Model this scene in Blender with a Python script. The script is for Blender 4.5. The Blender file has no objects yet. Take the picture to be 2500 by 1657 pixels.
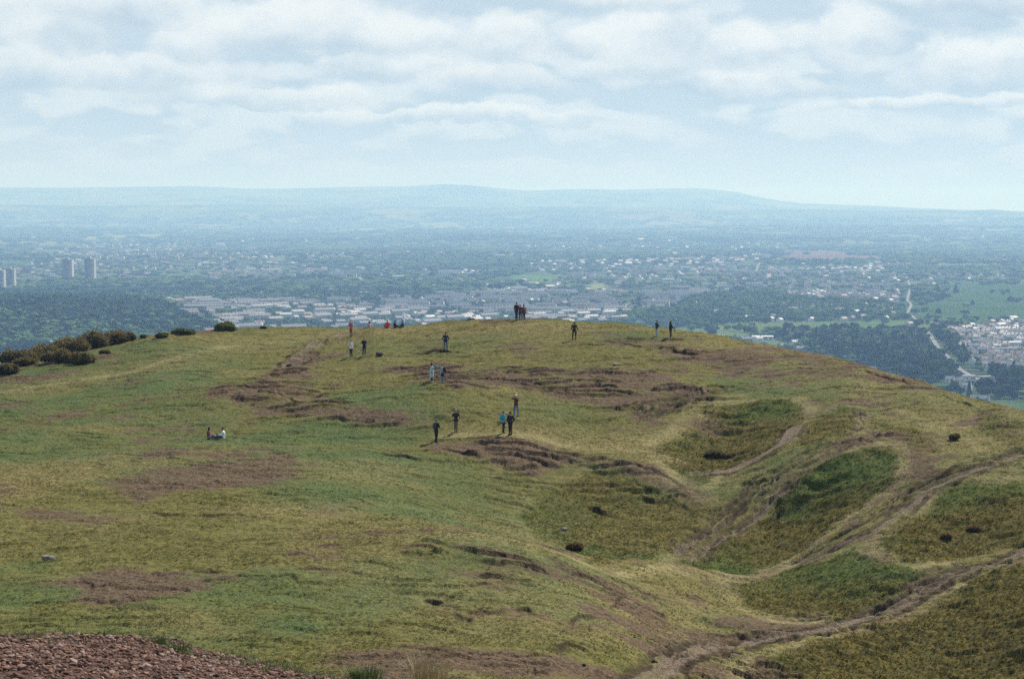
import bpy, bmesh, math, random
import numpy as np
from mathutils import Vector, Matrix, Euler
random.seed(7)
RNG = np.random.default_rng(11)
sc = bpy.context.scene

# ------------------------------------------------------------------ camera
FPX = 5200.0                      # focal length in photo pixels (photo 2500 px wide)
HOR = 515.0                       # row of eye level in the photo
PITCH = math.atan((828.5 - HOR) / FPX)
cam_d = bpy.data.cameras.new("camera"); cam = bpy.data.objects.new("camera", cam_d)
sc.collection.objects.link(cam)
cam_d.sensor_width = 36; cam_d.lens = FPX / 2500 * 36
cam_d.clip_start = 0.5; cam_d.clip_end = 90000
cam.location = (0, 0, 0); cam.rotation_euler = (math.pi/2 - PITCH, 0, 0)
sc.camera = cam
sc.view_settings.view_transform = 'Standard'; sc.view_settings.look = 'None'
sc.view_settings.exposure = 0.42; sc.view_settings.gamma = 1.0
sc.cycles.use_denoising = False
sc.cycles.max_bounces = 6; sc.cycles.diffuse_bounces = 2; sc.cycles.volume_bounces = 1
sc.cycles.transparent_max_bounces = 8
sc.cycles.use_adaptive_sampling = True; sc.cycles.adaptive_threshold = 0.012
try: sc.cycles.denoising_prefilter = 'ACCURATE'
except Exception: pass

# ------------------------------------------------------------------ sun + sky
SUN_EL, SUN_AZ = math.radians(42), math.radians(34)     # azimuth from +Y (view direction) towards +X
sd = Vector((math.sin(SUN_AZ)*math.cos(SUN_EL), math.cos(SUN_AZ)*math.cos(SUN_EL), math.sin(SUN_EL)))
sl = bpy.data.lights.new("sun", 'SUN'); sl.energy = 4.7; sl.angle = math.radians(0.5); sl.color = (1.0, 0.955, 0.88)
so = bpy.data.objects.new("sun", sl); sc.collection.objects.link(so)
so.rotation_euler = (-sd).to_track_quat('-Z', 'Y').to_euler()
so.location = (0, 0, 600)

class NT:
    def __init__(s, tree): s.t = tree; s.n = tree.nodes; s.l = tree.links
    def node(s, typ, **kw):
        n = s.n.new(typ)
        for k, v in kw.items(): setattr(n, k, v)
        return n
    def put(s, sock, v):
        if v is None: return
        if isinstance(v, bpy.types.NodeSocket): s.l.new(v, sock)
        else:
            if hasattr(sock.default_value, '__len__') and not hasattr(v, '__len__'): v = [v]*len(sock.default_value)
            if hasattr(sock.default_value, '__len__') and len(sock.default_value) == 4 and len(v) == 3: v = (*v, 1)
            sock.default_value = v
    def m(s, op, a, b=None, c=None, clamp=False):
        n = s.node('ShaderNodeMath', operation=op, use_clamp=clamp)
        for i, v in enumerate((a, b, c)): s.put(n.inputs[i], v) if v is not None else None
        return n.outputs[0]
    def mix(s, f, a, b, blend='MIX'):
        n = s.node('ShaderNodeMix', data_type='RGBA', blend_type=blend)
        s.put(n.inputs[0], f); s.put(n.inputs[6], a); s.put(n.inputs[7], b)
        return n.outputs[2]
    def noise(s, vec, scale, detail=4, rough=0.55, dist=0.0):
        n = s.node('ShaderNodeTexNoise'); s.put(n.inputs['Vector'], vec)
        n.inputs['Scale'].default_value = scale; n.inputs['Detail'].default_value = detail
        n.inputs['Roughness'].default_value = rough; n.inputs['Distortion'].default_value = dist
        return n.outputs['Fac']
    def ramp(s, f, lo, hi, a=0.0, b=1.0, smooth=True):
        n = s.node('ShaderNodeMapRange', interpolation_type='SMOOTHSTEP' if smooth else 'LINEAR', clamp=True)
        s.put(n.inputs['Value'], f)
        for k, v in (('From Min', lo), ('From Max', hi), ('To Min', a), ('To Max', b)): s.put(n.inputs[k], v)
        return n.outputs[0]
    def comb(s, x, y, z):
        n = s.node('ShaderNodeCombineXYZ')
        for i, v in enumerate((x, y, z)): s.put(n.inputs[i], v)
        return n.outputs[0]

def lin(r, g, b):
    f = lambda c: (c/255/12.92) if c/255 <= 0.04045 else ((c/255+0.055)/1.055)**2.4
    return (f(r), f(g), f(b))

w = bpy.data.worlds.new("World"); sc.world = w; w.use_nodes = True
T = NT(w.node_tree); T.n.clear()
out = T.node('ShaderNodeOutputWorld'); bg = T.node('ShaderNodeBackground'); T.l.new(bg.outputs[0], out.inputs[0])
SKY = 0.075
bg.inputs[1].default_value = SKY
sky = T.node('ShaderNodeTexSky', sky_type='NISHITA'); sky.sun_disc = False
sky.sun_elevation = SUN_EL; sky.sun_rotation = SUN_AZ
sky.air_density = 1.0; sky.dust_density = 1.5; sky.ozone_density = 1.0
tc = T.node('ShaderNodeTexCoord'); sep = T.node('ShaderNodeSeparateXYZ'); T.l.new(tc.outputs['Generated'], sep.inputs[0])
X, Y, Z = sep.outputs
az = T.m('ARCTAN2', X, Y)                         # 0 ahead, + right
el = T.m('ARCSINE', Z)
# layered stratocumulus: noise over azimuth/elevation, bands get thinner towards the horizon
elz = T.m('POWER', T.m('MAXIMUM', el, 0.0008), 0.62)
warp = T.noise(T.comb(T.m('MULTIPLY', az, 9), T.m('MULTIPLY', elz, 30), 3.1), 1.0, 3, 0.5)
def cloud(off, det=7):
    e2 = T.m('POWER', T.m('MAXIMUM', T.m('ADD', el, off), 0.0008), 0.62)
    v = T.comb(T.m('ADD', T.m('MULTIPLY', az, 13.0), T.m('MULTIPLY', warp, 0.6)), T.m('MULTIPLY', e2, 17.0), 1.7)
    nz = T.noise(v, 1.0, det, 0.52)
    vo_ = T.node('ShaderNodeTexVoronoi', feature='SMOOTH_F1'); T.put(vo_.inputs['Vector'], T.node('ShaderNodeVectorMath', operation='MULTIPLY').outputs[0]); vm = vo_.inputs['Vector'].links[0].from_node
    T.l.new(v, vm.inputs[0]); vm.inputs[1].default_value = (2.2, 2.2, 1.0); vo_.inputs['Scale'].default_value = 1.0; vo_.inputs['Smoothness'].default_value = .6
    vo2 = T.node('ShaderNodeTexVoronoi', feature='SMOOTH_F1'); T.l.new(v, vo2.inputs['Vector']); vo2.inputs['Scale'].default_value = 5.5; vo2.inputs['Smoothness'].default_value = .5
    return T.m('ADD', T.m('ADD', nz, T.m('MULTIPLY', T.m('SUBTRACT', .45, vo_.outputs['Distance']), .22)), T.m('MULTIPLY', T.m('SUBTRACT', .4, vo2.outputs['Distance']), .07))
n0 = cloud(0.0); n1 = cloud(0.009)
# cumulus heaps: rounded tops, flat bases, edges broken by billow noise
pv_ = T.comb(T.m('MULTIPLY', az, 30.0), T.m('MULTIPLY', el, 40.0), 0.0)
b1 = T.noise(pv_, 1.0, 6, 0.58); b2 = T.noise(T.comb(T.m('MULTIPLY', az, 30.0), T.m('MULTIPLY', el, 40.0), 7.7), 1.0, 5, 0.55)
azw = T.m('ADD', az, T.m('MULTIPLY', T.m('SUBTRACT', b1, .5), .034)); elw = T.m('ADD', el, T.m('MULTIPLY', T.m('SUBTRACT', b2, .5), .024))
SB = SW = None; MX = None
for (u, v, ru, rv) in [(730, 90, 230, 62), (250, 38, 230, 45), (140, 108, 120, 46), (1225, 125, 115, 58), (1000, 112, 120, 46), (1440, 105, 85, 34), (1610, 108, 120, 62), (1790, 138, 110, 52),
                       (2065, 118, 115, 62), (2330, 178, 150, 50), (2500, 165, 90, 50), (30, 200, 110, 50), (320, 198, 300, 40), (950, 176, 170, 28), (1220, 215, 160, 34), (1800, 215, 250, 26),
                       (2270, 262, 260, 18), (1530, 6, 180, 22), (2420, 22, 180, 36), (640, 245, 330, 26), (1100, 290, 380, 18), (1560, 170, 170, 36), (480, 120, 110, 40), (-300, 120, 240, 60), (2800, 110, 260, 60)]:
    da = T.m('DIVIDE', T.m('SUBTRACT', azw, math.atan((u-1250)/FPX)), ru*1.12/FPX); de = T.m('DIVIDE', T.m('SUBTRACT', elw, (HOR-v)/FPX), rv*1.5/FPX)
    dd = T.m('MULTIPLY', de, T.m('ADD', 1.0, T.m('MULTIPLY', T.m('LESS_THAN', de, 0.0), .55)))
    r2 = T.m('ADD', T.m('MULTIPLY', da, da), T.m('MULTIPLY', dd, dd)); w_ = T.m('EXPONENT', T.m('MULTIPLY', r2, -1.0)); wt = T.m('MULTIPLY', w_, de)
    w3 = T.m('MULTIPLY', w_, w_); wt = T.m('MULTIPLY', w3, de)
    SB = w3 if SB is None else T.m('ADD', SB, w3); SW = wt if SW is None else T.m('ADD', SW, wt); MX = w_ if MX is None else T.m('MAXIMUM', MX, w_)
shade = T.m('DIVIDE', SW, T.m('ADD', SB, .02))
Dn = T.m('ADD', MX, T.m('MULTIPLY', T.m('SUBTRACT', b1, .5), .75))
heap = T.ramp(Dn, 0.24, 0.52)
bright = T.ramp(T.m('ADD', shade, T.m('MULTIPLY', T.m('SUBTRACT', b1, .5), 2.2)), -0.75, 0.75)
K = 1.0 / SKY / 2**0.42
cl = lambda r, g, b: tuple(c*K for c in lin(r, g, b))
veil = T.ramp(n0, 0.28, 0.50)
lit = T.ramp(T.m('SUBTRACT', n0, n1), -0.07, 0.07)
blue = T.mix(T.ramp(el, 0.14, 0.5), cl(196, 214, 228), sky.outputs[0])
vc = T.mix(lit, cl(188, 208, 222), cl(224, 234, 240))
c0 = T.mix(T.m('MULTIPLY', veil, T.ramp(el, 0.14, 0.4, .85, 0.12)), blue, vc)
hc = T.mix(bright, cl(182, 201, 217), cl(246, 250, 250))
c1 = T.mix(T.m('MULTIPLY', heap, .72), c0, hc)
c2 = T.mix(T.ramp(el, 0.002, 0.052, 0.92, 0.0), c1, cl(208, 217, 228))
T.l.new(c2, bg.inputs[0])

# ------------------------------------------------------------------ helpers
def link(o, parent=None):
    sc.collection.objects.link(o)
    if parent is not None: o.parent = parent
    return o
def tag(o, label=None, cat=None, group=None, kind=None):
    if label: o['label'] = label
    if cat: o['category'] = cat
    if group: o['group'] = group
    if kind: o['kind'] = kind
    return o
def empty(name, loc=(0, 0, 0), rz=0.0):
    o = bpy.data.objects.new(name, None); o.location = loc; o.rotation_euler = (0, 0, rz); o.empty_display_size = 0.3
    return link(o)
def mk(name, V, F, mats, mi=None, smooth=False, parent=None, attrs=None, loc=None):
    """V (n,3), F (m,k) all faces of k corners, mi material index per face -> one linked object"""
    V = np.asarray(V, np.float32); F = np.asarray(F, np.int32); k = F.shape[1]
    me = bpy.data.meshes.new(name)
    me.vertices.add(len(V)); me.vertices.foreach_set('co', V.ravel())
    me.loops.add(F.size); me.loops.foreach_set('vertex_index', F.ravel())
    me.polygons.add(len(F)); me.polygons.foreach_set('loop_start', np.arange(0, F.size, k, dtype=np.int32))
    me.polygons.foreach_set('loop_total', np.full(len(F), k, np.int32))
    if mi is not None: me.polygons.foreach_set('material_index', np.asarray(mi, np.int32))
    me.polygons.foreach_set('use_smooth', np.full(len(F), smooth, bool))
    for m_ in (mats if isinstance(mats, (list, tuple)) else [mats]): me.materials.append(m_)
    for an, av in (attrs or {}).items():
        av = np.asarray(av, np.float32)
        if av.ndim == 1:
            a = me.attributes.new(an, 'FLOAT', 'POINT'); a.data.foreach_set('value', av)
        else:
            a = me.attributes.new(an, 'FLOAT_COLOR', 'POINT'); a.data.foreach_set('color', av.ravel())
    me.update(calc_edges=True); me.validate()
    o = bpy.data.objects.new(name, me)
    if loc is not None: o.location = loc
    return link(o, parent)

def _h(ix, iy, s):
    h = (ix.astype(np.int64)*374761393 + iy.astype(np.int64)*668265263 + s*2147483647) & 0xffffffff
    h = ((h ^ (h >> 13)) * 1274126177) & 0xffffffff
    return ((h ^ (h >> 16)) & 0xffff) / 65535.0
def vn(x, y, s=0):
    ix = np.floor(x); iy = np.floor(y); fx = x-ix; fy = y-iy
    fx = fx*fx*fx*(fx*(fx*6-15)+10); fy = fy*fy*fy*(fy*(fy*6-15)+10)
    a = _h(ix, iy, s); b = _h(ix+1, iy, s); c = _h(ix, iy+1, s); d = _h(ix+1, iy+1, s)
    return (a+(b-a)*fx + (c-a)*fy + (a-b-c+d)*fx*fy)*2-1
def fbm(x, y, o=4, s=0, g=0.5):
    t = np.zeros(np.shape(x)); a = 1.0; n = 0
    for i in range(o):
        t = t + a*vn(x, y, s+i*17); n += a; a *= g
        x, y = x*1.93+y*0.51+5.2, y*1.93-x*0.51+1.3
    return t/n
def sst(a, b, x):
    t = np.clip((x-a)/(b-a), 0, 1); return t*t*(3-2*t)
ca, sa = math.cos(PITCH), math.sin(PITCH)
def ray(u, v):
    xc = (u-1250)/FPX; yc = (828.5-v)/FPX
    y = ca + sa*yc; z = -sa + ca*yc
    return xc/y, z/y               # x and z per metre of y
def proj(x, y, z):
    f = ca*y - sa*z; up = sa*y + ca*z
    return 1250 + FPX*x/f, 828.5 - FPX*up/f

def polyd(px, py, P, cut):
    """signed distance (negative inside) from points to polygon P; far points keep a large value"""
    P = np.asarray(P, float); d = np.full(px.shape, 1e3)
    m_ = (px > P[:, 0].min()-cut) & (px < P[:, 0].max()+cut) & (py > P[:, 1].min()-cut) & (py < P[:, 1].max()+cut)
    if not m_.any(): return d
    x = px[m_]; y = py[m_]; ins = np.zeros(x.shape, bool); dd = np.full(x.shape, 1e9)
    for i in range(len(P)):
        ax, ay = P[i]; bx, by = P[(i+1) % len(P)]
        c = ((ay > y) != (by > y)) & (x < (bx-ax)*(y-ay)/((by-ay) or 1e-9)+ax); ins ^= c
        t = np.clip(((x-ax)*(bx-ax)+(y-ay)*(by-ay))/max((bx-ax)**2+(by-ay)**2, 1e-9), 0, 1)
        dd = np.minimum(dd, np.hypot(x-ax-t*(bx-ax), y-ay-t*(by-ay)))
    d[m_] = np.where(ins, -dd, dd)
    return d
def lined(px, py, P, cut):
    P = np.asarray(P, float); d = np.full(px.shape, 1e3)
    m_ = (px > P[:, 0].min()-cut) & (px < P[:, 0].max()+cut) & (py > P[:, 1].min()-cut) & (py < P[:, 1].max()+cut)
    if not m_.any(): return d
    x = px[m_]; y = py[m_]; dd = np.full(x.shape, 1e9)
    for i in range(len(P)-1):
        ax, ay = P[i]; bx, by = P[i+1]
        t = np.clip(((x-ax)*(bx-ax)+(y-ay)*(by-ay))/max((bx-ax)**2+(by-ay)**2, 1e-9), 0, 1)
        dd = np.minimum(dd, np.hypot(x-ax-t*(bx-ax), y-ay-t*(by-ay)))
    d[m_] = dd
    return d

def mat(name, col, rough=0.9, var=0.0, scale=5.0, spec=0.2, col2=None):
    m_ = bpy.data.materials.new(name); m_.use_nodes = True; t = NT(m_.node_tree)
    b = t.n['Principled BSDF']; b.inputs['Roughness'].default_value = rough
    b.inputs['Specular IOR Level'].default_value = spec
    tcx = t.node('ShaderNodeTexCoord')
    if var or col2:
        nz = t.noise(tcx.outputs['Object'], scale, 4, 0.6)
        c2_ = col2 or tuple(c*(1-var) for c in col); c1_ = col if col2 else tuple(min(1, c*(1+var)) for c in col)
        t.l.new(t.mix(t.ramp(nz, 0.35, 0.65), c1_, c2_), b.inputs['Base Color'])
    else: b.inputs['Base Color'].default_value = (*col, 1)
    return m_
# ------------------------------------------------------------------ hill: macro shape from measured points (u, v, distance)
COLS = {
 -300: [(945,205),(1000,185),(1100,160),(1300,125),(1500,103),(1700,87)],
 0:    [(897,215),(930,203),(1000,182),(1080,161),(1180,142),(1280,126),(1400,112),(1500,102),(1600,93),(1700,86)],
 300:  [(838,232),(880,212),(950,190),(1083,162),(1180,142),(1270,127),(1450,106),(1600,93),(1700,87)],
 530:  [(806,248),(850,222),(920,196),(1083,161),(1180,141),(1270,126),(1450,106),(1600,93),(1700,87)],
 857:  [(803,252),(822,236),(875,209),(930,190),(1040,168),(1150,150),(1230,136),(1290,126),(1450,106),(1600,93),(1700,87)],
 1070: [(790,235),(855,208),(931,180),(1000,171),(1082,163),(1130,156),(1200,146),(1275,132),(1300,122),(1450,106),(1600,94),(1700,87)],
 1250: [(782,221),(850,204),(931,183),(1018,169),(1062,165),(1095,161),(1170,154),(1250,144),(1322,133),(1330,119),(1450,107),(1600,95),(1700,88)],
 1450: [(785,219),(828,207),(900,190),(960,178),(1062,166),(1120,159),(1180,154),(1250,148),(1372,133),(1395,120),(1480,108),(1600,97),(1700,90)],
 1640: [(804,214),(825,207),(900,189),(960,178),(1060,166),(1130,159),(1180,154),(1240,149),(1330,140),(1380,130),(1430,122),(1540,110),(1650,99),(1720,93)],
 1750: [(818,210),(900,190),(960,178),(1000,173),(1060,168),(1130,162),(1170,156),(1230,149),(1290,144),(1370,138),(1400,133),(1470,125),(1540,115),(1650,103),(1720,98)],
 1950: [(860,198),(920,184),(1000,170),(1060,161),(1110,155),(1190,150),(1260,146),(1330,141),(1380,135),(1430,129),(1503,121),(1537,116),(1620,109),(1720,103)],
 2150: [(908,186),(1000,168),(1060,158),(1100,152),(1160,148),(1230,143),(1270,138),(1330,132),(1360,130),(1420,126),(1490,121),(1510,118),(1600,113),(1720,107)],
 2350: [(977,170),(1030,161),(1100,151),(1150,145),(1190,142),(1270,137),(1350,132),(1395,127),(1470,122),(1600,114),(1720,108)],
 2500: [(1006,161),(1060,153),(1100,149),(1140,145),(1190,141),(1260,136),(1330,131),(1350,128),(1450,121),(1600,113),(1720,107)],
 2800: [(1080,149),(1200,138),(1350,127),(1450,119),(1600,110),(1720,103)],
}
CREST = [(-900,1100),(-300,945),(0,893),(100,880),(200,860),(300,838),(400,815),(530,806),(700,801),(857,803),(1000,797),(1100,786),(1267,781),
         (1400,782),(1500,786),(1560,793),(1640,803),(1700,811),(1800,829),(1900,848),(2000,868),(2100,893),(2200,921),(2300,955),(2400,982),(2500,1006),(2800,1085),(3400,1280)]
pts = []
for u, L in COLS.items():
    for i, (v, d) in enumerate(L):
        rx, rz = ray(u, v); pts.append((rx*d, d, rz*d))
        if i == 0:
            pts.append((rx*(d+22), d+22, rz*d-4.5)); pts.append((rx*(d+70), d+70, rz*d-26))
pts.append((-150, 200, -26)); pts.append((-150, 110, -24)); pts.append((130, 150, -26)); pts.append((130, 100, -32))
pts = np.array(pts)
def tps_fit(P, lam):
    S = P[:, :2]/100; n = len(S); r2 = ((S[:, None]-S[None])**2).sum(-1); Kk = 0.5*r2*np.log(r2+1e-9)
    A = np.zeros((n+3, n+3)); A[:n, :n] = Kk+lam*np.eye(n); A[:n, n] = 1; A[:n, n+1:] = S; A[n, :n] = 1; A[n+1:, :n] = S.T
    return S, np.linalg.solve(A, np.concatenate([P[:, 2], [0, 0, 0]]))
TS, TW = tps_fit(pts, 2e-5)
def tps(x, y):
    x = np.asarray(x, float)/100; y = np.asarray(y, float)/100; o = np.zeros(x.shape) + TW[-3] + TW[-2]*x + TW[-1]*y
    for (a, b), w_ in zip(TS, TW[:-3]):
        r2 = (x-a)**2+(y-b)**2+1e-9; o += w_*0.5*r2*np.log(r2)
    return o
# silhouette correction per azimuth
_az = np.linspace(-0.5, 0.5, 401); _yy = np.linspace(140, 330, 381)
_G = tps(_az[:, None]*_yy[None], np.broadcast_to(_yy, (401, 381)))/_yy
_cr = _G.argmax(1); CY = _yy[_cr]
_k = np.ones(15)/15; CY = np.convolve(np.pad(CY, 7, mode='edge'), _k, 'valid')
_tu = 1250+_az*FPX*0.99; _tv = np.interp(_tu, [c[0] for c in CREST], [c[1] for c in CREST])
_ts = np.array([ray(a, b)[1] for a, b in zip(_tu, _tv)])
CC = _ts - _G.max(1)
def hill0(x, y):
    """macro hill height"""
    a = x/np.maximum(y, 1); yc = np.minimum(y, 330)
    z = tps(np.clip(a, -0.75, 0.75)*yc, yc)
    cy = np.interp(a, _az, CY)
    z = z + np.interp(a, _az, CC)*yc*sst(0.70*cy, 0.93*cy, y)
    z = np.where(y > 330, z-0.42*(y-330), z)
    return np.where(y > 262, np.minimum(z, -18-0.3*(y-262)), z)
def hit(u, v, y0=84, y1=330, f=None):
    rx, rz = ray(u, v); y = np.arange(y0, y1, 0.1); z = (f or hill0)(rx*y, y); h = np.nonzero(z > rz*y)[0]
    d = y[h[0]] if len(h) else y[np.argmax(z-rz*y)]
    return rx*d, d
def W(P, **k): return [hit(u, v, **k) for u, v in P]

SOIL = [
 ([(530,958),(600,950),(640,928),(700,895),(745,868),(775,900),(745,945),(770,965),(850,985),(960,998),(1080,1018),(1075,1030),(980,1036),(900,1038),(850,1022),(720,1006),(640,1012),(560,1000)], 1.0),
 ([(930,885),(1050,893),(1180,903),(1350,893),(1520,890),(1640,915),(1750,960),(1690,985),(1600,1005),(1540,1020),(1480,985),(1350,962),(1250,945),(1100,948),(1000,925)], .85),
 ([(1440,812),(1530,816),(1620,828),(1700,848),(1790,892),(1700,885),(1600,862),(1480,838)], .8),
 ([(1200,843),(1280,838),(1350,850),(1260,868)], .8),
 ([(1080,1080),(1150,1073),(1250,1088),(1380,1110),(1500,1135),(1620,1160),(1700,1200),(1725,1245),(1640,1225),(1540,1180),(1420,1150),(1300,1165),(1220,1150),(1130,1125),(1080,1103)], 1.0),
 ([(250,1190),(350,1155),(520,1145),(680,1155),(700,1168),(600,1200),(450,1210),(300,1238),(270,1215)], .85),
 ([(20,1250),(60,1240),(220,1252),(300,1262),(200,1285),(60,1278)], .8),
 ([(95,1425),(230,1388),(340,1370),(480,1385),(570,1412),(500,1440),(400,1455),(300,1475),(210,1472),(100,1445)], 1.0),
 ([(1030,1325),(1150,1325),(1300,1358),(1450,1400),(1470,1440),(1380,1425),(1200,1420),(1080,1385)], .65),
 ([(820,1608),(950,1590),(1100,1583),(1300,1600),(1450,1625),(1590,1657),(1560,1700),(800,1700)], .9),
 ([(1490,1430),(1515,1440),(1520,1478),(1482,1462)], .9), ([(1375,1510),(1440,1495),(1450,1515),(1390,1527)], .9),
 ([(1250,1485),(1300,1477),(1305,1490),(1265,1497)], .9), ([(1170,1482),(1230,1477),(1225,1488),(1180,1493)], .9), ([(1040,1462),(1090,1462),(1080,1475)], .9),
 ([(1745,1625),(1850,1603),(1960,1650),(1990,1700),(1700,1700)], .9), ([(1620,1600),(1740,1610),(1700,1680),(1590,1690)], .6),
 ([(2070,1082),(2130,1040),(2190,1080),(2120,1098)], .7), ([(1660,1022),(1740,1008),(1785,1040),(1700,1050)], .9),
 ([(1470,1040),(1540,1020),(1560,1045),(1500,1060)], .5), ([(740,1245),(880,1228),(860,1240),(760,1260)], .6),
 ([(2420,1010),(2500,1040),(2560,1080),(2480,1080)], .6), ([(2100,905),(2200,930),(2330,975),(2250,965),(2120,925)], .6),
 ([(780,1258),(880,1228),(900,1232),(820,1262)], .5), ([(1120,780),(1205,780),(1200,790),(1130,790)], .7),
 ([(1080,1080),(1150,1073),(1250,1088),(1380,1110),(1500,1135),(1620,1160),(1700,1200),(1725,1245),(1640,1225),(1540,1180),(1420,1150),(1300,1165),(1220,1150),(1130,1125),(1080,1103)], .85),
 ([(400,1240),(640,1250),(600,1300),(480,1280)], .35), ([(1300,1180),(1500,1190),(1560,1200),(1500,1222)], .4),
]
BANK = [
 ([(1570,1105),(1660,1050),(1750,975),(1930,980),(1965,1020),(1935,1050),(1850,1118),(1760,1168),(1700,1192),(1620,1130)], 1.0),
 ([(1330,1215),(1380,1185),(1470,1165),(1600,1180),(1720,1240),(1640,1330),(1560,1370),(1450,1378),(1390,1345),(1300,1300),(1270,1260)], .72),
 ([(1635,1372),(1700,1340),(1850,1262),(1930,1190),(2060,1110),(2150,1092),(2200,1110),(2180,1170),(2110,1222),(2040,1272),(1960,1332),(1850,1385),(1750,1405),(1670,1395)], 1.0),
 ([(1790,1442),(1900,1400),(2060,1350),(2150,1370),(2235,1402),(2150,1452),(2060,1490),(1950,1503),(1830,1482)], .9),
 ([(2130,1335),(2250,1255),(2330,1190),(2520,1190),(2560,1310),(2380,1355),(2270,1370),(2200,1375)], 1.0),
 ([(1820,1720),(1870,1600),(1960,1575),(2100,1545),(2250,1495),(2330,1445),(2400,1405),(2500,1362),(2700,1310),(2700,1720)], 1.0),
 ([(1960,1080),(1990,1030),(2060,990),(2110,1010),(2080,1060),(1980,1110)], .7),
 ([(2150,1020),(2260,1060),(2300,1110),(2220,1100),(2150,1050)], .6), ([(2380,990),(2500,1040),(2500,1110),(2400,1060)], .5),
]
LUSH = [
 ([(-300,900),(0,900),(300,850),(560,850),(620,900),(500,960),(560,1040),(500,1100),(200,1120),(-300,1150)], .95),
 ([(600,1040),(1000,1050),(1120,1120),(1280,1180),(1220,1290),(1000,1270),(820,1220),(640,1150)], .7),
 ([(1150,1290),(1270,1215),(1330,1200),(1380,1260),(1310,1320)], .9), ([(1250,990),(1420,960),(1500,1000),(1400,1040),(1260,1020)], .6),
 ([(1640,1372),(1720,1340),(1800,1330),(1740,1395)], .8), ([(1990,1160),(2060,1110),(2150,1092),(2190,1130),(2080,1190)], .7),
 ([(1790,1440),(1900,1400),(2060,1350),(2150,1370),(2210,1400),(2080,1430),(1920,1440)], .9),
 ([(1570,1105),(1640,1060),(1700,1070),(1660,1110)], .6), ([(1750,975),(1900,975),(1930,1000),(1800,1010)], .7),
 ([(840,840),(1000,830),(1250,830),(1240,850),(1050,870),(880,870)], .7), ([(900,1500),(1200,1500),(1330,1540),(1100,1550)], .5),
 ([(0,1500),(400,1500),(800,1530),(600,1600),(0,1560)], .5), ([(1800,1590),(1850,1595),(1860,1640),(1820,1620)], .8),
 ([(850,960),(1100,950),(1150,1000),(900,985)], .5), ([(1900,900),(2100,960),(2200,1040),(2080,1000),(1950,950)], .45),
]
STRAW = [
 ([(1150,1040),(1400,1050),(1650,1060),(1700,1130),(1900,1170),(1850,1200),(1500,1120),(1250,1085),(1100,1065)], .8),
 ([(900,1290),(1200,1305),(1450,1375),(1620,1400),(1500,1400),(1300,1350),(1000,1320)], .85),
 ([(1450,1400),(1700,1420),(1900,1400),(2040,1340),(2100,1330),(1850,1440),(1700,1540),(1480,1560),(1400,1480)], .7),
 ([(1650,800),(1900,850),(2300,960),(2500,1010),(2500,1120),(2200,1020),(1900,930),(1650,850)], .6),
 ([(-100,1130),(300,1120),(600,1110),(500,1140),(200,1180),(0,1240),(-100,1240)], .7), ([(1100,1400),(1500,1480),(1600,1600),(1100,1570),(900,1450)], .5),
 ([(480,850),(700,820),(850,805),(1100,790),(1500,790),(1400,830),(1000,820),(700,860)], .5), ([(650,1240),(1000,1290),(1000,1450),(700,1400)], .45),
 ([(2140,1215),(2400,1130),(2500,1100),(2500,1180),(2330,1190),(2130,1330),(2060,1330)], .6), ([(2250,1490),(2330,1430),(2400,1400),(2330,1460)], .8),
 ([(0,940),(300,900),(560,850),(600,860),(400,905),(0,975)], .5),
]
# dirt tracks: (points, half width m, strength, depth of rut m)
TRACK = [
 ([(1540,1690),(1580,1650),(1620,1622),(1680,1590),(1740,1567),(1850,1550),(1960,1537),(2060,1517),(2160,1490),(2240,1452),(2300,1412),(2360,1392),(2430,1367),(2500,1335),(2700,1270)], .42, 1.0, .14),
 ([(1960,1506),(2080,1494),(2150,1475),(2220,1442),(2290,1402),(2350,1382),(2440,1360)], .28, .8, .22),
 ([(1640,1345),(1700,1300),(1780,1250),(1850,1205),(1890,1178)], .15, .9, .2), ([(1672,1360),(1740,1312),(1810,1270),(1890,1218),(1930,1190)], .22, .9, .2),
 ([(1650,1325),(1720,1275),(1790,1225),(1840,1185)], .12, .8, .2),
 ([(1700,1165),(1780,1160),(1860,1120),(1920,1078),(1940,1045)], .55, .9, .08),
 ([(1900,1175),(1990,1120),(2080,1070),(2110,1035),(2095,1000)], .18, .5, .1), ([(1900,1195),(2010,1135),(2110,1080),(2150,1060)], .16, .5, .08),
 ([(1940,1365),(2010,1325),(2090,1285),(2160,1240),(2230,1190),(2300,1160),(2400,1135),(2480,1100)], .14, .7, .18),
 ([(2050,1330),(2130,1300),(2200,1250),(2270,1195),(2340,1165),(2430,1135),(2500,1110)], .32, .8, .1),
 ([(700,905),(740,865),(790,832),(850,812),(880,806)], .7, .7, .05),
 ([(1560,1005),(1640,975),(1700,955),(1760,940)], .25, .8, .25), ([(1570,1020),(1650,995),(1720,968)], .25, .8, .25),
 ([(1630,1528),(1720,1545),(1780,1560)], .3, .6, .1),
]
# pale trodden lines
PALE = [([(-50,965),(150,930),(300,912),(420,880),(560,848),(700,836)], .5, .5), ([(950,1288),(1100,1296),(1200,1310),(1320,1340),(1430,1375),(1500,1402),(1600,1395),(1700,1400)], .45, .8),
        ([(2030,1290),(2090,1245),(2150,1205)], .4, .9), ([(1930,1370),(1830,1415),(1700,1405),(1590,1398)], .6, .6), ([(2130,1335),(2200,1370),(2300,1375)], .25, .7),
        ([(1100,1072),(1300,1070),(1480,1100),(1640,1130)], .8, .6), ([(1560,1100),(1660,1045),(1740,985),(1790,960)], .7, .5),
        ([(1770,1450),(1800,1485),(1900,1510),(2000,1512)], .4, .7), ([(2200,1000),(2300,1050),(2420,1110)], .35, .4)]
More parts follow.
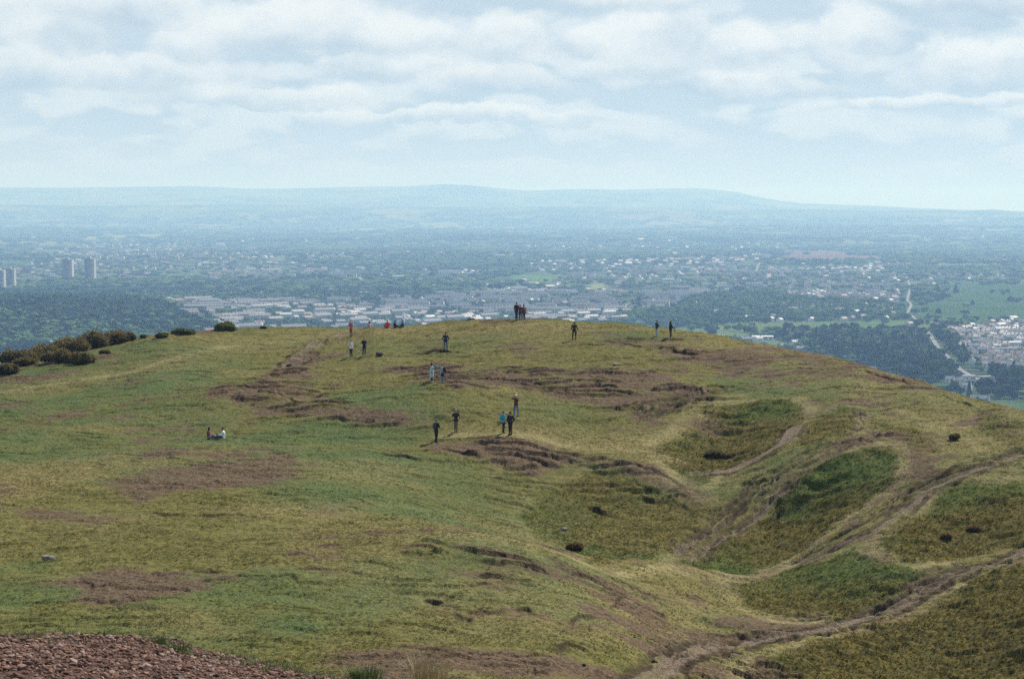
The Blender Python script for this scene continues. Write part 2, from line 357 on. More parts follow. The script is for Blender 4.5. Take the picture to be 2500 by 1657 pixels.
# little broken turf scarps (dark, face the viewer): points, height m
SCARP = [([(1380,1114),(1450,1126),(1540,1146),(1620,1166),(1700,1205)], .35), ([(1180,1112),(1280,1125),(1380,1140)], .45), ([(1540,1184),(1600,1205),(1660,1232),(1725,1248)], .22), ([(750,1228),(830,1232),(900,1240)], .35), ([(320,1270),(380,1262),(450,1268),(540,1262),(640,1268)], .3), ([(390,1128),(450,1130),(520,1140)], .25),
         ([(1430,1240),(1470,1250),(1520,1262)], .5), ([(1560,1215),(1620,1228),(1650,1235)], .3), ([(1715,1540),(1800,1537),(1880,1540)], .35),
         ([(1990,1503),(2080,1495),(2150,1476),(2230,1440),(2280,1410)], .25), ([(1580,1640),(1640,1600),(1690,1572)], .3), ([(920,1112),(980,1120),(1030,1135)], .35),
         ([(1080,1095),(1140,1120),(1180,1125)], .5), ([(430,1385),(500,1390),(560,1395)], .25), ([(1030,1462),(1090,1462)], .3), ([(1170,1480),(1235,1480)], .35), ([(1250,1482),(1305,1480)], .4),
         ([(1330,1590),(1400,1582),(1450,1590)], .3), ([(2100,900),(2180,925),(2260,950)], .4), ([(2260,952),(2330,975),(2380,990)], .4), ([(1840,1650),(1900,1640),(1980,1660)], .6),
         ([(1500,835),(1600,850),(1700,862),(1760,885)], .4), ([(940,870),(1060,858),(1150,862)], .3), ([(1380,925),(1450,920),(1530,930)], .35), ([(1200,925),(1280,935),(1350,940)], .3),
         ([(2150,1265),(2230,1180),(2300,1150),(2400,1125)], .35), ([(1480,1000),(1580,985),(1680,960)], .35), ([(130,1425),(230,1435),(290,1430)], .25), ([(640,955),(720,980),(800,985),(880,985)], .25),
         ([(1380,1515),(1420,1497),(1460,1492)], .35), ([(1480,1482),(1530,1450)], .2), ([(2300,1190),(2350,1170),(2420,1145)], .25), ([(1100,1490),(1160,1500)], .3)]
WS = lambda L: [(W(e[0]),)+tuple(e[1:]) for e in L]
SOIL, BANK, LUSH, STRAW, TRACK, PALE, SCARP = map(WS, (SOIL, BANK, LUSH, STRAW, TRACK, PALE, SCARP))

ROUGH = (0, 1, 2, 4, 8, 15, 17, 21, 22, 27)
def masks(x, y):
    wx = fbm(x/6, y/6, 3, 5)*1.6; wy = fbm(x/6, y/9, 3, 9)*2.6
    fx = fbm(x/1.1, y/1.1, 3, 21)*.7; fy = fbm(x/1.1, y/1.4, 3, 27)*1.2
    X1, Y1 = x+wx+fx, y+wy+fy
    def area(L, soft, cut=8):
        m_ = np.zeros(x.shape)
        for P, s_ in L: m_ = np.maximum(m_, s_*(1-sst(-soft, soft, polyd(X1, Y1, P, cut))))
        return m_
    st4 = sst(-.38, .22, fbm(x/3.4, y/1.3, 4, 33)); rough = area([SOIL[k] for k in ROUGH], 2.4); soil = np.maximum(rough*(.44+.66*st4), area([e for k, e in enumerate(SOIL) if k not in ROUGH], 2.2)*(.80+.3*st4)); X1, Y1 = x+wx*.45+fx*.6, y+wy*.45+fy*.6; bank = area(BANK, .6); rim = np.maximum.reduce([s_**3*sst(.1, .5, dd_)*(1-sst(.7, 1.9, dd_)) for P, s_ in BANK for dd_ in [polyd(X1, Y1, P, 8)]])*(bank < .3); lush = area(LUSH, 4.0, 12); straw = area(STRAW, 3.0, 12)
    n1 = fbm(x/9, y/7, 4, 40)
    soil = np.clip(soil + sst(.22, .55, n1+.55*fbm(x/1.5, y/.9, 3, 44)+.10*sst(-5, 25, x))*.68*(1-bank*.6), 0, 1)
    straw = np.clip(straw + .5*sst(.1, .6, fbm(x/14, y/10, 4, 60)), 0, 1)
    lush = np.clip(lush*(.8+.6*fbm(x/8, y/8, 3, 70)) + .8*sst(-.02, .42, fbm(x/11, y/9, 4, 80)), 0, 1)
    tx, ty = x+wx*.18+fx*.25, y+wy*.15+fy*.25
    tr = np.zeros(x.shape); dep = np.zeros(x.shape)
    for P, hw, s_, dp in TRACK:
        d = lined(tx, ty, P, 6); a = s_*(1-sst(hw*.7, hw*1.7, d)); tr = np.maximum(tr, a); dep = np.maximum(dep, dp*(1-sst(hw*.5, hw*1.2, d)))
    edge = np.zeros(x.shape); g1 = sst(-.25, .10, fbm(x/1.8, y/1.8, 3, 73))
    for P, hw, s_, dp in TRACK:
        P = np.array(P); tg = np.gradient(P, axis=0); nr = np.stack([-tg[:, 1], tg[:, 0]], 1); nr /= np.linalg.norm(nr, axis=1)[:, None]+1e-9
        d = lined(tx, ty, P, 6); edge = np.maximum(edge, s_*(1-sst(.14, .38, np.abs(d-hw*1.6)))*g1)
        for of in (-1.25, 1.1):
            d2 = lined(tx+.3*fx, ty+.3*fy, P+nr*of*(hw+.45), 6); a2 = s_*(1-sst(.12, .36, d2))*(1-g1*.8); edge = np.maximum(edge, a2*.75); dep = np.maximum(dep, a2*.10)
    tr *= .72+.50*sst(-.35, .25, fbm(x/1.6, y/1.6, 3, 75))
    pale = np.zeros(x.shape)
    for P, hw, s_ in PALE: pale = np.maximum(pale, s_*(1-sst(hw*.3, hw*2.2, lined(tx, ty, P, 6))))
    pale = np.maximum(pale, rim*.55)
    pale *= .5+.6*sst(-.3, .3, fbm(x/2.2, y/1.5, 3, 77))
    return soil, bank, lush, straw, tr, dep, pale, rough, edge

def scarps(x, y):
    """steps: ground behind the line stays, a pocket in front is scooped out"""
    z = np.zeros(x.shape); dark = np.zeros(x.shape)
    wy = y+fbm(x/1.1, y/3, 4, 90)*1.1; wx = x
    for P, h in SCARP:
        P = np.array(P); xs = P[:, 0]; ys = P[:, 1]
        o = np.argsort(xs); xs = xs[o]; ys = ys[o]
        m_ = (x > xs[0]-1) & (x < xs[-1]+1) & (np.abs(y-np.interp(x, xs, ys)) < 7)
        if not m_.any(): continue
        yl = np.interp(x[m_], xs, ys); dy = wy[m_]-yl
        L = xs[-1]-xs[0]; t = (x[m_]-xs[0])/L; fade = sst(-.05, .25, t)*(1-sst(.75, 1.05, t))*(.55+.6*fbm(x[m_]/1.2, y[m_]*0, 2, 95))
        prof = sst(-1.5, -.2, dy)*(1-sst(-.18, .06, dy))
        z[m_] -= h*.45*fade*prof; z[m_] += h*.35*fade*(sst(-.2, .15, dy)*(1-sst(.2, 2.2, dy)))
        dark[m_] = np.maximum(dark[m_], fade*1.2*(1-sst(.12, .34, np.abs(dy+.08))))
    return z, np.clip(dark, 0, 1)

def hill(x, y, full=False):
    x = np.asarray(x, float); y = np.asarray(y, float); sh = x.shape; x = x.ravel(); y = y.ravel()
    z = hill0(x, y); soil, bank, lush, straw, tr, dep, pale, rough, edge = masks(x, y)
    z += .55*fbm(x/13, y/13, 3, 100)*(1-sst(.75, .98, y/np.interp(x/y, _az, CY))*.6)
    # terracettes: contour-parallel steps where the turf is broken
    q = y/1.9+1.3*fbm(x/6, y/5, 3, 110)+.35*fbm(x/1.3, y/1.0, 3, 115); fr = q-np.floor(q)
    st = sst(0, .78, 1-fr)-.5*(1-fr)
    amt = np.clip(rough*.50+.24+bank*.10, 0, .65)*sst(-.12, .32, fbm(x/3.6, y/1.7, 3, 120)+.15*(soil-.3))
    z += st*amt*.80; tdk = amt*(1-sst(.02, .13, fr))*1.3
    z += fbm(x/2.2, y/1.6, 3, 130)*.11 + fbm(x/.75, y/.55, 3, 140)*(.05+.05*soil+.03*bank)
    r = vn(x/.23, y/.23, 150); z += r*(.018+.012*bank+.02*soil)
    z += .14*bank*fbm(x/1.7, y/1.4, 2, 160)
    z -= dep*1.3+edge*.16
    sz, sdk = scarps(x, y); z += sz
    if not full: return z.reshape(sh)
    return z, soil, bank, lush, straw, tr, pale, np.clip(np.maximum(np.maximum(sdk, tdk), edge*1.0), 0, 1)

cols = np.concatenate([np.linspace(-.62, -.262, 70), np.linspace(-.26, .26, 1500), np.linspace(.262, .62, 70)])
rows = np.concatenate([np.linspace(70, 86, 50)[:-1], np.linspace(86, 125, 360)[:-1], np.linspace(125, 262, 860)[:-1], np.linspace(262, 330, 40)[:-1], np.linspace(330, 760, 30)])
NC, NR = len(cols), len(rows)
gx = (cols[None]*rows[:, None]).ravel(); gy = np.repeat(rows, NC)
gz, soil, bank, lush, straw, tr, pale, dark = hill(gx, gy, True)
gz = np.where(gy < 92, gz, gz)
idx = np.arange(NC*NR).reshape(NR, NC)
F = np.stack([idx[:-1, :-1], idx[:-1, 1:], idx[1:, 1:], idx[1:, :-1]], -1).reshape(-1, 4)

def ground_mat(name):
    m_ = bpy.data.materials.new(name); m_.use_nodes = True; t = NT(m_.node_tree); b = t.n['Principled BSDF']
    b.inputs['Roughness'].default_value = .95; b.inputs['Specular IOR Level'].default_value = .08
    P = t.node('ShaderNodeTexCoord').outputs['Object']
    def at(n_, comp=None):
        a = t.node('ShaderNodeAttribute', attribute_name=n_)
        return a
    A = at('m1'); s1 = t.node('ShaderNodeSeparateColor'); t.l.new(A.outputs['Color'], s1.inputs[0])
    soil_, bank_, lush_ = s1.outputs; straw_ = A.outputs['Alpha']
    A2 = at('m2'); s2 = t.node('ShaderNodeSeparateColor'); t.l.new(A2.outputs['Color'], s2.inputs[0])
    tr_, pale_, dark_ = s2.outputs
    f = t.noise(P, 5.5, 3, .65); g = t.noise(P, 1.7, 4, .6); c = t.noise(P, .35, 3, .5); ff = t.noise(P, 14, 2, .6)
    base = t.mix(t.ramp(g, .35, .65), (.095, .095, .028), (.150, .138, .046))
    base = t.mix(t.m('MULTIPLY', lush_, t.ramp(c, .3, .6, .6, 1.0)), base, t.mix(t.ramp(f, .35, .65), (.052, .080, .026), (.092, .125, .046)))
    base = t.mix(t.m('MULTIPLY', straw_, t.ramp(g, .3, .62, .35, 1.0)), base, t.mix(t.ramp(f, .35, .65), (.150, .128, .056), (.225, .190, .090)))
    bk = t.mix(t.ramp(g, .38, .62), (.068, .067, .016), (.122, .094, .026))
    bk = t.mix(t.m('MULTIPLY', lush_, .75), bk, (.058, .098, .024))
    base = t.mix(t.m('MULTIPLY', bank_, t.ramp(f, .25, .6, .65, 1.0)), base, bk)
    sl_ = t.mix(t.ramp(f, .35, .66), (.072, .046, .033), (.138, .096, .070))
    sm = t.ramp(t.m('ADD', soil_, t.m('MULTIPLY', t.m('SUBTRACT', f, .5), 1.3)), .25, .75)
    base = t.mix(t.m('MULTIPLY', sm, .92), base, sl_)
    base = t.mix(t.m('MULTIPLY', pale_, t.ramp(f, .3, .6, .5, 1.0)), base, (.270, .235, .125))
    base = t.mix(t.m('MULTIPLY', tr_, t.ramp(f, .25, .55, .55, 1.0)), base, t.mix(t.ramp(ff, .3, .7), (.110, .080, .060), (.195, .155, .128)))
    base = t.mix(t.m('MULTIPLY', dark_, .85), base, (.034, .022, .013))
    v = t.m('ADD', t.ramp(ff, .25, .75, .62, 1.38), t.m('MULTIPLY', t.m('SUBTRACT', f, .5), 1.2))
    base = t.mix(1.0, base, t.comb(v, v, v), 'MULTIPLY')
    base = t.mix(1.0, base, (1.12, 1.08, .94), 'MULTIPLY')
    t.l.new(base, b.inputs['Base Color'])
    bp = t.node('ShaderNodeBump'); bp.inputs['Strength'].default_value = .8; bp.inputs['Distance'].default_value = .12
    t.l.new(t.m('ADD', ff, f), bp.inputs['Height']); t.l.new(bp.outputs[0], b.inputs['Normal'])
    return m_
M_hill = ground_mat('hill_turf')
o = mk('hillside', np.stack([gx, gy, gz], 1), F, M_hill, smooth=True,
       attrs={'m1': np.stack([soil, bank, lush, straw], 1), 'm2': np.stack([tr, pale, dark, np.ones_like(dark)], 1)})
tag(o, kind='structure')

# ------------------------------------------------------------------ the near summit slope with broken stone
GV = [(a_, b_+9) for a_, b_ in [(-1500,1640),(-500,1580),(0,1561),(100,1558),(200,1554),(330,1562),(420,1582),(560,1602),(650,1622),(750,1645),(850,1664),(1200,1725),(2500,1960),(4000,2200)]]
def near(x, y):
    x = np.asarray(x, float); y = np.asarray(y, float)
    u = 1250+FPX*x/20; s_ = (np.interp(u, [g[0] for g in GV], [g[1] for g in GV])-HOR)/FPX*1.002
    z20 = -s_*20
    z = np.where(y <= 20, -1.75+(z20+1.75)*y/20, z20-.13*(y-20)-.038*(y-20)**2)
    zb = -20.6-.02*np.abs(x)+.00*y
    z = np.where(y > 21, np.maximum(z, np.minimum(zb, z+200)), z)
    z += .035*fbm(x/.6, y/.6, 3, 200)+.10*fbm(x/2.5, y/2.5, 2, 210)*sst(2, 8, y)
    t = sst(60, 80, y)
    return z
# smooth hand-over to the hill mesh between 45 and 78 m
def near_all(x, y):
    z = near(x, y); t = sst(44, 76, np.asarray(y, float))
    if np.any(t > 0):
        yy = np.maximum(y, 76.0); zh = hill0(np.asarray(x)/np.maximum(y, 1)*yy, yy)-.25
        z = z*(1-t)+zh*t
    return z
c2_ = np.linspace(-1.1, 1.1, 420); r2_ = np.concatenate([np.linspace(-8, 2, 24)[:-1], np.linspace(2, 14, 60)[:-1], np.linspace(14, 24, 200)[:-1], np.linspace(24, 78.5, 90)])
nx = (c2_[None]*(12+np.maximum(r2_, 0)*.85)[:, None]).ravel(); ny = np.repeat(r2_, 420)
nz = near_all(nx, ny)
i2 = np.arange(len(nx)).reshape(len(r2_), 420)
F2 = np.stack([i2[:-1, :-1], i2[:-1, 1:], i2[1:, 1:], i2[1:, :-1]], -1).reshape(-1, 4)
def scree_mat():
    m_ = bpy.data.materials.new('scree_soil'); m_.use_nodes = True; t = NT(m_.node_tree); b = t.n['Principled BSDF']
    b.inputs['Roughness'].default_value = .95; b.inputs['Specular IOR Level'].default_value = .1
    P = t.node('ShaderNodeTexCoord').outputs['Object']
    f = t.noise(P, 16, 4, .65); g = t.noise(P, 1.2, 4, .6)
    c_ = t.mix(t.ramp(f, .35, .65), (.045, .023, .017), (.115, .068, .053))
    gr = t.mix(t.ramp(f, .3, .7), (.06, .075, .025), (.14, .13, .055))
    sx = t.node('ShaderNodeSeparateXYZ'); t.l.new(P, sx.inputs[0])
    far = t.ramp(sx.outputs[1], 20.2, 25)
    t.l.new(t.mix(t.m('MULTIPLY', far, t.ramp(g, .3, .5)), c_, gr), b.inputs['Base Color'])
    bp = t.node('ShaderNodeBump'); bp.inputs['Strength'].default_value = .7; bp.inputs['Distance'].default_value = .03
    t.l.new(f, bp.inputs['Height']); t.l.new(bp.outputs[0], b.inputs['Normal'])
    return m_
tag(mk('summit_ground', np.stack([nx, ny, nz], 1), F2, scree_mat(), smooth=True), kind='structure')

# broken red-brown stones: one uncountable layer
def ico(sub):
    bm = bmesh.new(); bmesh.ops.create_icosphere(bm, subdivisions=sub, radius=1)
    bm.verts.ensure_lookup_table(); V = np.array([v.co[:] for v in bm.verts]); Fc = np.array([[v.index for v in f.verts] for f in bm.faces]); bm.free()
    return V, Fc
def rockshape(sub, seed, cuts=7, flat=.7):
    V, Fc = ico(sub); r = np.random.default_rng(seed)
    for _ in range(cuts):
        n = r.normal(size=3); n /= np.linalg.norm(n); d = r.uniform(.45, .8); p = V@n; V = V-np.clip(p-d, 0, None)[:, None]*n
    V = V*(1, r.uniform(.6, .95), flat*r.uniform(.7, 1.1)); V += r.normal(size=V.shape)*.02
    return V, Fc
def scatter(temps, pos, scl, rz, tilt=None, seed=1, sq=None):
    """replicate triangle templates -> V, F, template id per instance"""
    r = np.random.default_rng(seed); Vs, Fs, Is = [], [], []; off = 0; n = len(pos); tid = r.integers(0, len(temps), n)
    for k, (V, Fc) in enumerate(temps):
        s_ = np.nonzero(tid == k)[0]
        if not len(s_): continue
        c, s2 = np.cos(rz[s_]), np.sin(rz[s_]); v = V[None]*scl[s_][:, None, :] if scl.ndim == 2 else V[None]*scl[s_][:, None, None]
        if tilt is not None:
            ct, st = np.cos(tilt[s_])[:, None], np.sin(tilt[s_])[:, None]
            v = np.stack([v[..., 0], v[..., 1]*ct-v[..., 2]*st, v[..., 1]*st+v[..., 2]*ct], -1)
        v = np.stack([v[..., 0]*c[:, None]-v[..., 1]*s2[:, None], v[..., 0]*s2[:, None]+v[..., 1]*c[:, None], v[..., 2]], -1)+pos[s_][:, None]
        Vs.append(v.reshape(-1, 3)); Fs.append((Fc[None]+(np.arange(len(s_))*len(V))[:, None, None]+off).reshape(-1, Fc.shape[1])); off += len(s_)*len(V)
        Is.append(np.repeat(s_, len(V)))
    return np.concatenate(Vs), np.concatenate(Fs), np.concatenate(Is)
rt = [rockshape(1, k) for k in range(8)]
n = 26000; sx_ = RNG.uniform(-6.8, .4, n); sy_ = RNG.uniform(12.8, 21.9, n)
keep = (sx_ < -1.0+RNG.normal(size=n)*.5) | (sy_ < 19); sx_, sy_ = sx_[keep], sy_[keep]; n = len(sx_)
ssz = .011+.016*RNG.random(n)+.035*RNG.random(n)**6
sz_ = near(sx_, sy_)
v_, f_, i_ = scatter(rt, np.stack([sx_, sy_, sz_+ssz*.15], 1), ssz, RNG.uniform(0, 6.28, n), RNG.uniform(-.6, .6, n))
hue = RNG.random(n)
def stone_mat():
    m_ = bpy.data.materials.new('red_scree'); m_.use_nodes = True; t = NT(m_.node_tree); b = t.n['Principled BSDF']
    b.inputs['Roughness'].default_value = .9; b.inputs['Specular IOR Level'].default_value = .15
    a = t.node('ShaderNodeAttribute', attribute_name='hue').outputs['Fac']; P = t.node('ShaderNodeTexCoord').outputs['Object']
    c_ = t.mix(t.ramp(a, .0, .8, smooth=False), (.080, .040, .027), (.260, .155, .112)); c_ = t.mix(t.ramp(a, .86, 1.0), c_, (.30, .23, .19))
    nz_ = t.noise(P, 40, 3, .6); v = t.ramp(nz_, .3, .7, .75, 1.25)
    t.l.new(t.mix(1.0, c_, t.comb(v, v, v), 'MULTIPLY'), b.inputs['Base Color'])
    return m_
tag(mk('gravel', v_, f_, stone_mat(), attrs={'hue': hue[i_]}), 'loose red-brown broken stones covering the near slope at the bottom left', 'gravel', kind='stuff')
# ------------------------------------------------------------------ the plain and the far hills
RIDGE = [(-1200,470),(-400,462),(0,458),(150,459),(300,457),(480,455),(600,461),(700,461),(850,457),(1000,455),(1080,450),(1150,453),(1220,461),(1290,466),(1380,463),(1450,462),(1520,464),(1600,461),
         (1700,460),(1750,464),(1800,470),(1850,481),(1900,490),(1960,497),(2050,500),(2150,503),(2250,509),(2500,516),(3500,520)]
def plain(x, y):
    x = np.asarray(x, float); y = np.asarray(y, float); u = 1250+FPX*x/np.maximum(y, 1)
    z = -180+7*fbm(x/900, y/900, 3, 300)*sst(900, 2500, y)
    # wooded rise on the left, gentle swells further out
    z = z+38*np.exp(-(((u-150)/420)**2+((y-3300)/700)**2))
    z = z+26*sst(-.1, .6, fbm(x/2600, y/1500, 3, 310))*sst(5000, 9000, y)
    z = z+75*np.exp(-((y-15000)/2200)**2)*(.45+.55*fbm(u/700, y/9000, 3, 315))+18*np.exp(-((y-11500)/900)**2)*sst(-.1, .5, fbm(u/420, y/9000, 3, 318))
    # mid range
    e2 = np.interp(u, [-1200,0,300,600,900,1300,1700,2000,2130,2300,2350,2420,2500,3500], [497,500,503,499,506,504,509,512,515,512,515,511,518,520])
    h2 = (HOR-e2)/FPX*20500
    z = np.maximum(z, (h2+180)*np.exp(-((y-20500)/2300)**2)-180+10*fbm(x/700, y/700, 3, 320))
    rv = np.interp(u, [r[0] for r in RIDGE], [r[1] for r in RIDGE]); h1 = (HOR-rv)/FPX*27500
    shp = np.exp(-(np.maximum(27500-y, 0)/4200)**2)*np.exp(-(np.maximum(y-27500, 0)/3000)**2)
    z = np.maximum(z, (h1+180)*shp*(1+.10*(1-shp)*fbm(x/1500, y/1500, 4, 330)*4)-180)
    return z
pc = np.concatenate([np.linspace(-1.2, -.30, 60), np.linspace(-.29, .29, 620), np.linspace(.30, 1.2, 60)])
pr = np.concatenate([np.geomspace(450, 2000, 50)[:-1], np.geomspace(2000, 32000, 620)])
qx = (pc[None]*pr[:, None]).ravel(); qy = np.repeat(pr, len(pc)); qz = plain(qx, qy)
pi_ = np.arange(len(qx)).reshape(len(pr), len(pc)); PF = np.stack([pi_[:-1, :-1], pi_[:-1, 1:], pi_[1:, 1:], pi_[1:, :-1]], -1).reshape(-1, 4)
def groundpt(u, v):
    rx, rz = ray(u, v); y = np.geomspace(900, 26000, 3000); z = plain(rx*y, y); h = np.nonzero(z > rz*y)[0]
    d = y[h[0]] if len(h) else 24000.
    return rx*d, d
FIELDS = [([(2262,705),(2350,697),(2500,694),(2600,694),(2600,788),(2407,784),(2377,764),(2281,771),(2259,734)], 1), ([(1870,806),(2000,788),(2130,784),(2225,796),(2200,802),(2050,808),(1870,812)], 2),
 ([(2230,645),(2450,643),(2440,650),(2240,655)], 2), ([(1430,692),(1485,692),(1487,706),(1428,706)], 3), ([(1240,670),(1390,670),(1380,686),(1240,690)], 2), ([(1485,730),(1560,729),(1555,738),(1490,738)], 1),
 ([(1930,612),(2060,615),(2150,625),(2160,634),(1900,634)], 4), ([(10,635),(90,634),(82,650),(10,650)], 1), ([(2425,978),(2600,975),(2600,1030),(2470,1005)], 1), ([(1900,652),(2010,652),(2010,660),(1905,661)], 1),
 ([(820,560),(960,556),(970,562),(830,564)], 3), ([(180,580),(420,572),(430,576),(190,586)], 3), ([(420,668),(480,670),(520,678),(430,676)], 1), ([(1420,560),(1500,557),(1500,562),(1420,563)], 3),
 ([(1780,575),(1900,572),(1890,579),(1790,580)], 3), ([(2330,560),(2480,557),(2480,564),(2340,566)], 3), ([(1000,545),(1200,541),(1200,546),(1010,549)], 3), ([(1530,525),(1650,522),(1700,530),(1540,531)], 4)]
ROADS = [([(2425,945),(2380,925),(2345,905),(2320,880),(2290,850),(2270,820),(2255,800)], 8), ([(2245,790),(2215,765),(2225,745),(2215,735),(2222,705),(2215,680),(2205,665),(2180,650),(2160,640)], 7),
 ([(1840,668),(1850,650),(1855,642)], 8), ([(2345,905),(2420,905),(2500,915)], 6), ([(1520,760),(1530,745),(1545,740)], 5), ([(2250,803),(2190,802),(2150,806)], 6)]
HOUSE = [([(440,735),(640,738),(900,733),(1180,715),(1560,690),(1700,690),(1880,700),(1640,742),(1560,770),(1540,795),(1200,792),(1000,800),(440,812)], 1.0),
 ([(1850,650),(2000,650),(2180,640),(2205,690),(2190,745),(1980,728),(1850,705),(1800,690)], .9), ([(2280,815),(2340,795),(2500,790),(2620,800),(2620,960),(2420,960),(2350,930),(2330,890)], 1.0),
 ([(150,600),(330,590),(700,640),(900,655),(700,690),(480,688),(150,685)], .45), ([(1300,640),(1900,625),(1880,690),(1300,700)], .55), ([(600,640),(1250,660),(1250,700),(900,730),(640,700)], .30),
 ([(1200,590),(2000,590),(2100,612),(1900,625),(1200,640)], .30), ([(2230,672),(2500,672),(2500,690),(2240,698)], .5), ([(1640,742),(2200,742),(2230,780),(1870,790)], .22), ([(0,650),(150,640),(150,690),(0,690)], .5)]
WOOD = [([(-200,690),(200,690),(420,700),(560,692),(640,702),(640,730),(430,735),(400,745),(470,775),(520,800),(400,818),(-200,880)], 1.0), ([(560,690),(1100,690),(1180,700),(1170,722),(900,738),(640,735)], .85),
 ([(1640,742),(1800,722),(2180,742),(2215,775),(1870,786),(1640,810)], .75), ([(1860,812),(2060,810),(2240,805),(2290,850),(2330,900),(2300,960),(1980,870)], .8), ([(1900,598),(2700,598),(2700,640),(2200,642),(2050,612)], .85),
 ([(400,575),(1900,590),(1900,618),(1200,615),(600,610)], .7), ([(2250,800),(2330,790),(2350,840),(2380,900),(2320,880)], .75), ([(2280,742),(2400,742),(2420,760),(2290,768)], .8), ([(2300,722),(2440,724),(2450,732),(2300,732)], .7),
 ([(2200,655),(2480,655),(2500,668),(2230,668)], .8), ([(2350,900),(2600,920),(2600,985),(2400,970)], .6)]
wp = lambda L: [([groundpt(*p) for p in e[0]],)+tuple(e[1:]) for e in L]
FIELDSw, ROADSw, HOUSEw, WOODw = map(wp, (FIELDS, ROADS, HOUSE, WOOD))
def pmask(x, y, L, soft=30):
    wob = np.minimum(y*.012, 120); X1 = x+fbm(x/260, y/400, 3, 400)*wob; Y1 = y+fbm(x/300, y/500, 3, 410)*wob*2
    m_ = np.zeros(x.shape)
    for P, s_ in L: m_ = np.maximum(m_, s_*(1-sst(-soft, soft, polyd(X1, Y1, P, 200))))
    return m_
fk = np.zeros(qx.shape); fcol = np.zeros((len(qx), 3))
FC = {1: (.052, .100, .038), 2: (.085, .165, .040), 3: (.20, .24, .08), 4: (.16, .11, .09)}
for P, t_ in FIELDSw:
    m_ = (1-sst(-25, 12, polyd(qx+fbm(qx/90, qy/160, 2, 5)*12, qy+fbm(qx/120, qy/160, 2, 6)*20, P, 120))); fcol = np.where(m_[:, None] > fk[:, None], FC[t_], fcol); fk = np.maximum(fk, m_)
hm = pmask(qx, qy, HOUSEw, 40); wm = pmask(qx, qy, WOODw, 30)
def plain_mat():
    m_ = bpy.data.materials.new('plain_ground'); m_.use_nodes = True; t = NT(m_.node_tree); b = t.n['Principled BSDF']
    b.inputs['Roughness'].default_value = 1; b.inputs['Specular IOR Level'].default_value = 0
    P = t.node('ShaderNodeTexCoord').outputs['Object']
    fa = t.node('ShaderNodeAttribute', attribute_name='field'); ar = t.node('ShaderNodeAttribute', attribute_name='zones'); s1 = t.node('ShaderNodeSeparateColor'); t.l.new(ar.outputs['Color'], s1.inputs[0])
    hs_, wd_, _ = s1.outputs
    mp = t.node('ShaderNodeMapping'); mp.inputs['Scale'].default_value = (1/420, 1/520, 0); mp.inputs['Rotation'].default_value = (0, 0, .25); t.l.new(P, mp.inputs[0])
    vo = t.node('ShaderNodeTexVoronoi'); t.l.new(mp.outputs[0], vo.inputs['Vector']); vo.inputs['Scale'].default_value = 1
    sc_ = t.node('ShaderNodeSeparateColor'); t.l.new(vo.outputs['Color'], sc_.inputs[0])
    col = t.mix(t.ramp(sc_.outputs[0], .2, .75), (.060, .110, .036), (.125, .165, .060))
    col = t.mix(t.ramp(sc_.outputs[1], .72, .80), col, (.17, .15, .085))
    col = t.mix(t.ramp(t.noise(P, 1/900, 4, .6), .46, .60), col, (.030, .050, .026))
    col = t.mix(t.m('MULTIPLY', wd_, .95), col, (.020, .034, .016))
    hcol = t.mix(t.ramp(t.noise(P, 1/28, 3, .7), .42, .60), (.040, .070, .032), (.105, .112, .095))
    col = t.mix(hs_, col, hcol)
    fv = t.mix(t.ramp(t.noise(P, 1/60, 3, .6), .3, .7), (.75, .75, .75), (1.2, 1.2, 1.2))
    col = t.mix(fa.outputs['Alpha'], col, t.mix(1.0, fa.outputs['Color'], fv, 'MULTIPLY'))
    t.l.new(t.mix(1.0, col, (.95, .95, .95), 'MULTIPLY'), b.inputs['Base Color']); return m_
tag(mk('plain', np.stack([qx, qy, qz], 1), PF, plain_mat(), smooth=True, attrs={'field': np.concatenate([fcol, fk[:, None]], 1), 'zones': np.stack([hm, wm, hm*0, hm*0+1], 1)}), kind='structure')
M_road = mat('road_tarmac', (.17, .17, .175), .9, .1, .05)
for P, hw in ROADSw:
    hw = hw*.36; P = np.array(P); t_ = np.linspace(0, len(P)-1, 60*len(P)); X_ = np.interp(t_, range(len(P)), P[:, 0]); Y_ = np.interp(t_, range(len(P)), P[:, 1])
    dx, dy = np.gradient(X_), np.gradient(Y_); L = np.hypot(dx, dy)+1e-6; nx_, ny_ = -dy/L, dx/L
    lx, ly, rx_, ry_ = X_+nx_*hw, Y_+ny_*hw, X_-nx_*hw, Y_-ny_*hw
    zz = np.maximum(plain(lx, ly), plain(rx_, ry_))+1.2
    V = np.concatenate([np.stack([lx, ly, zz], 1), np.stack([rx_, ry_, zz], 1)]); k = np.arange(len(t_)-1); n_ = len(t_)
    tag(mk('road', V, np.stack([k, k+n_, k+n_+1, k+1], 1), M_road), kind='structure')

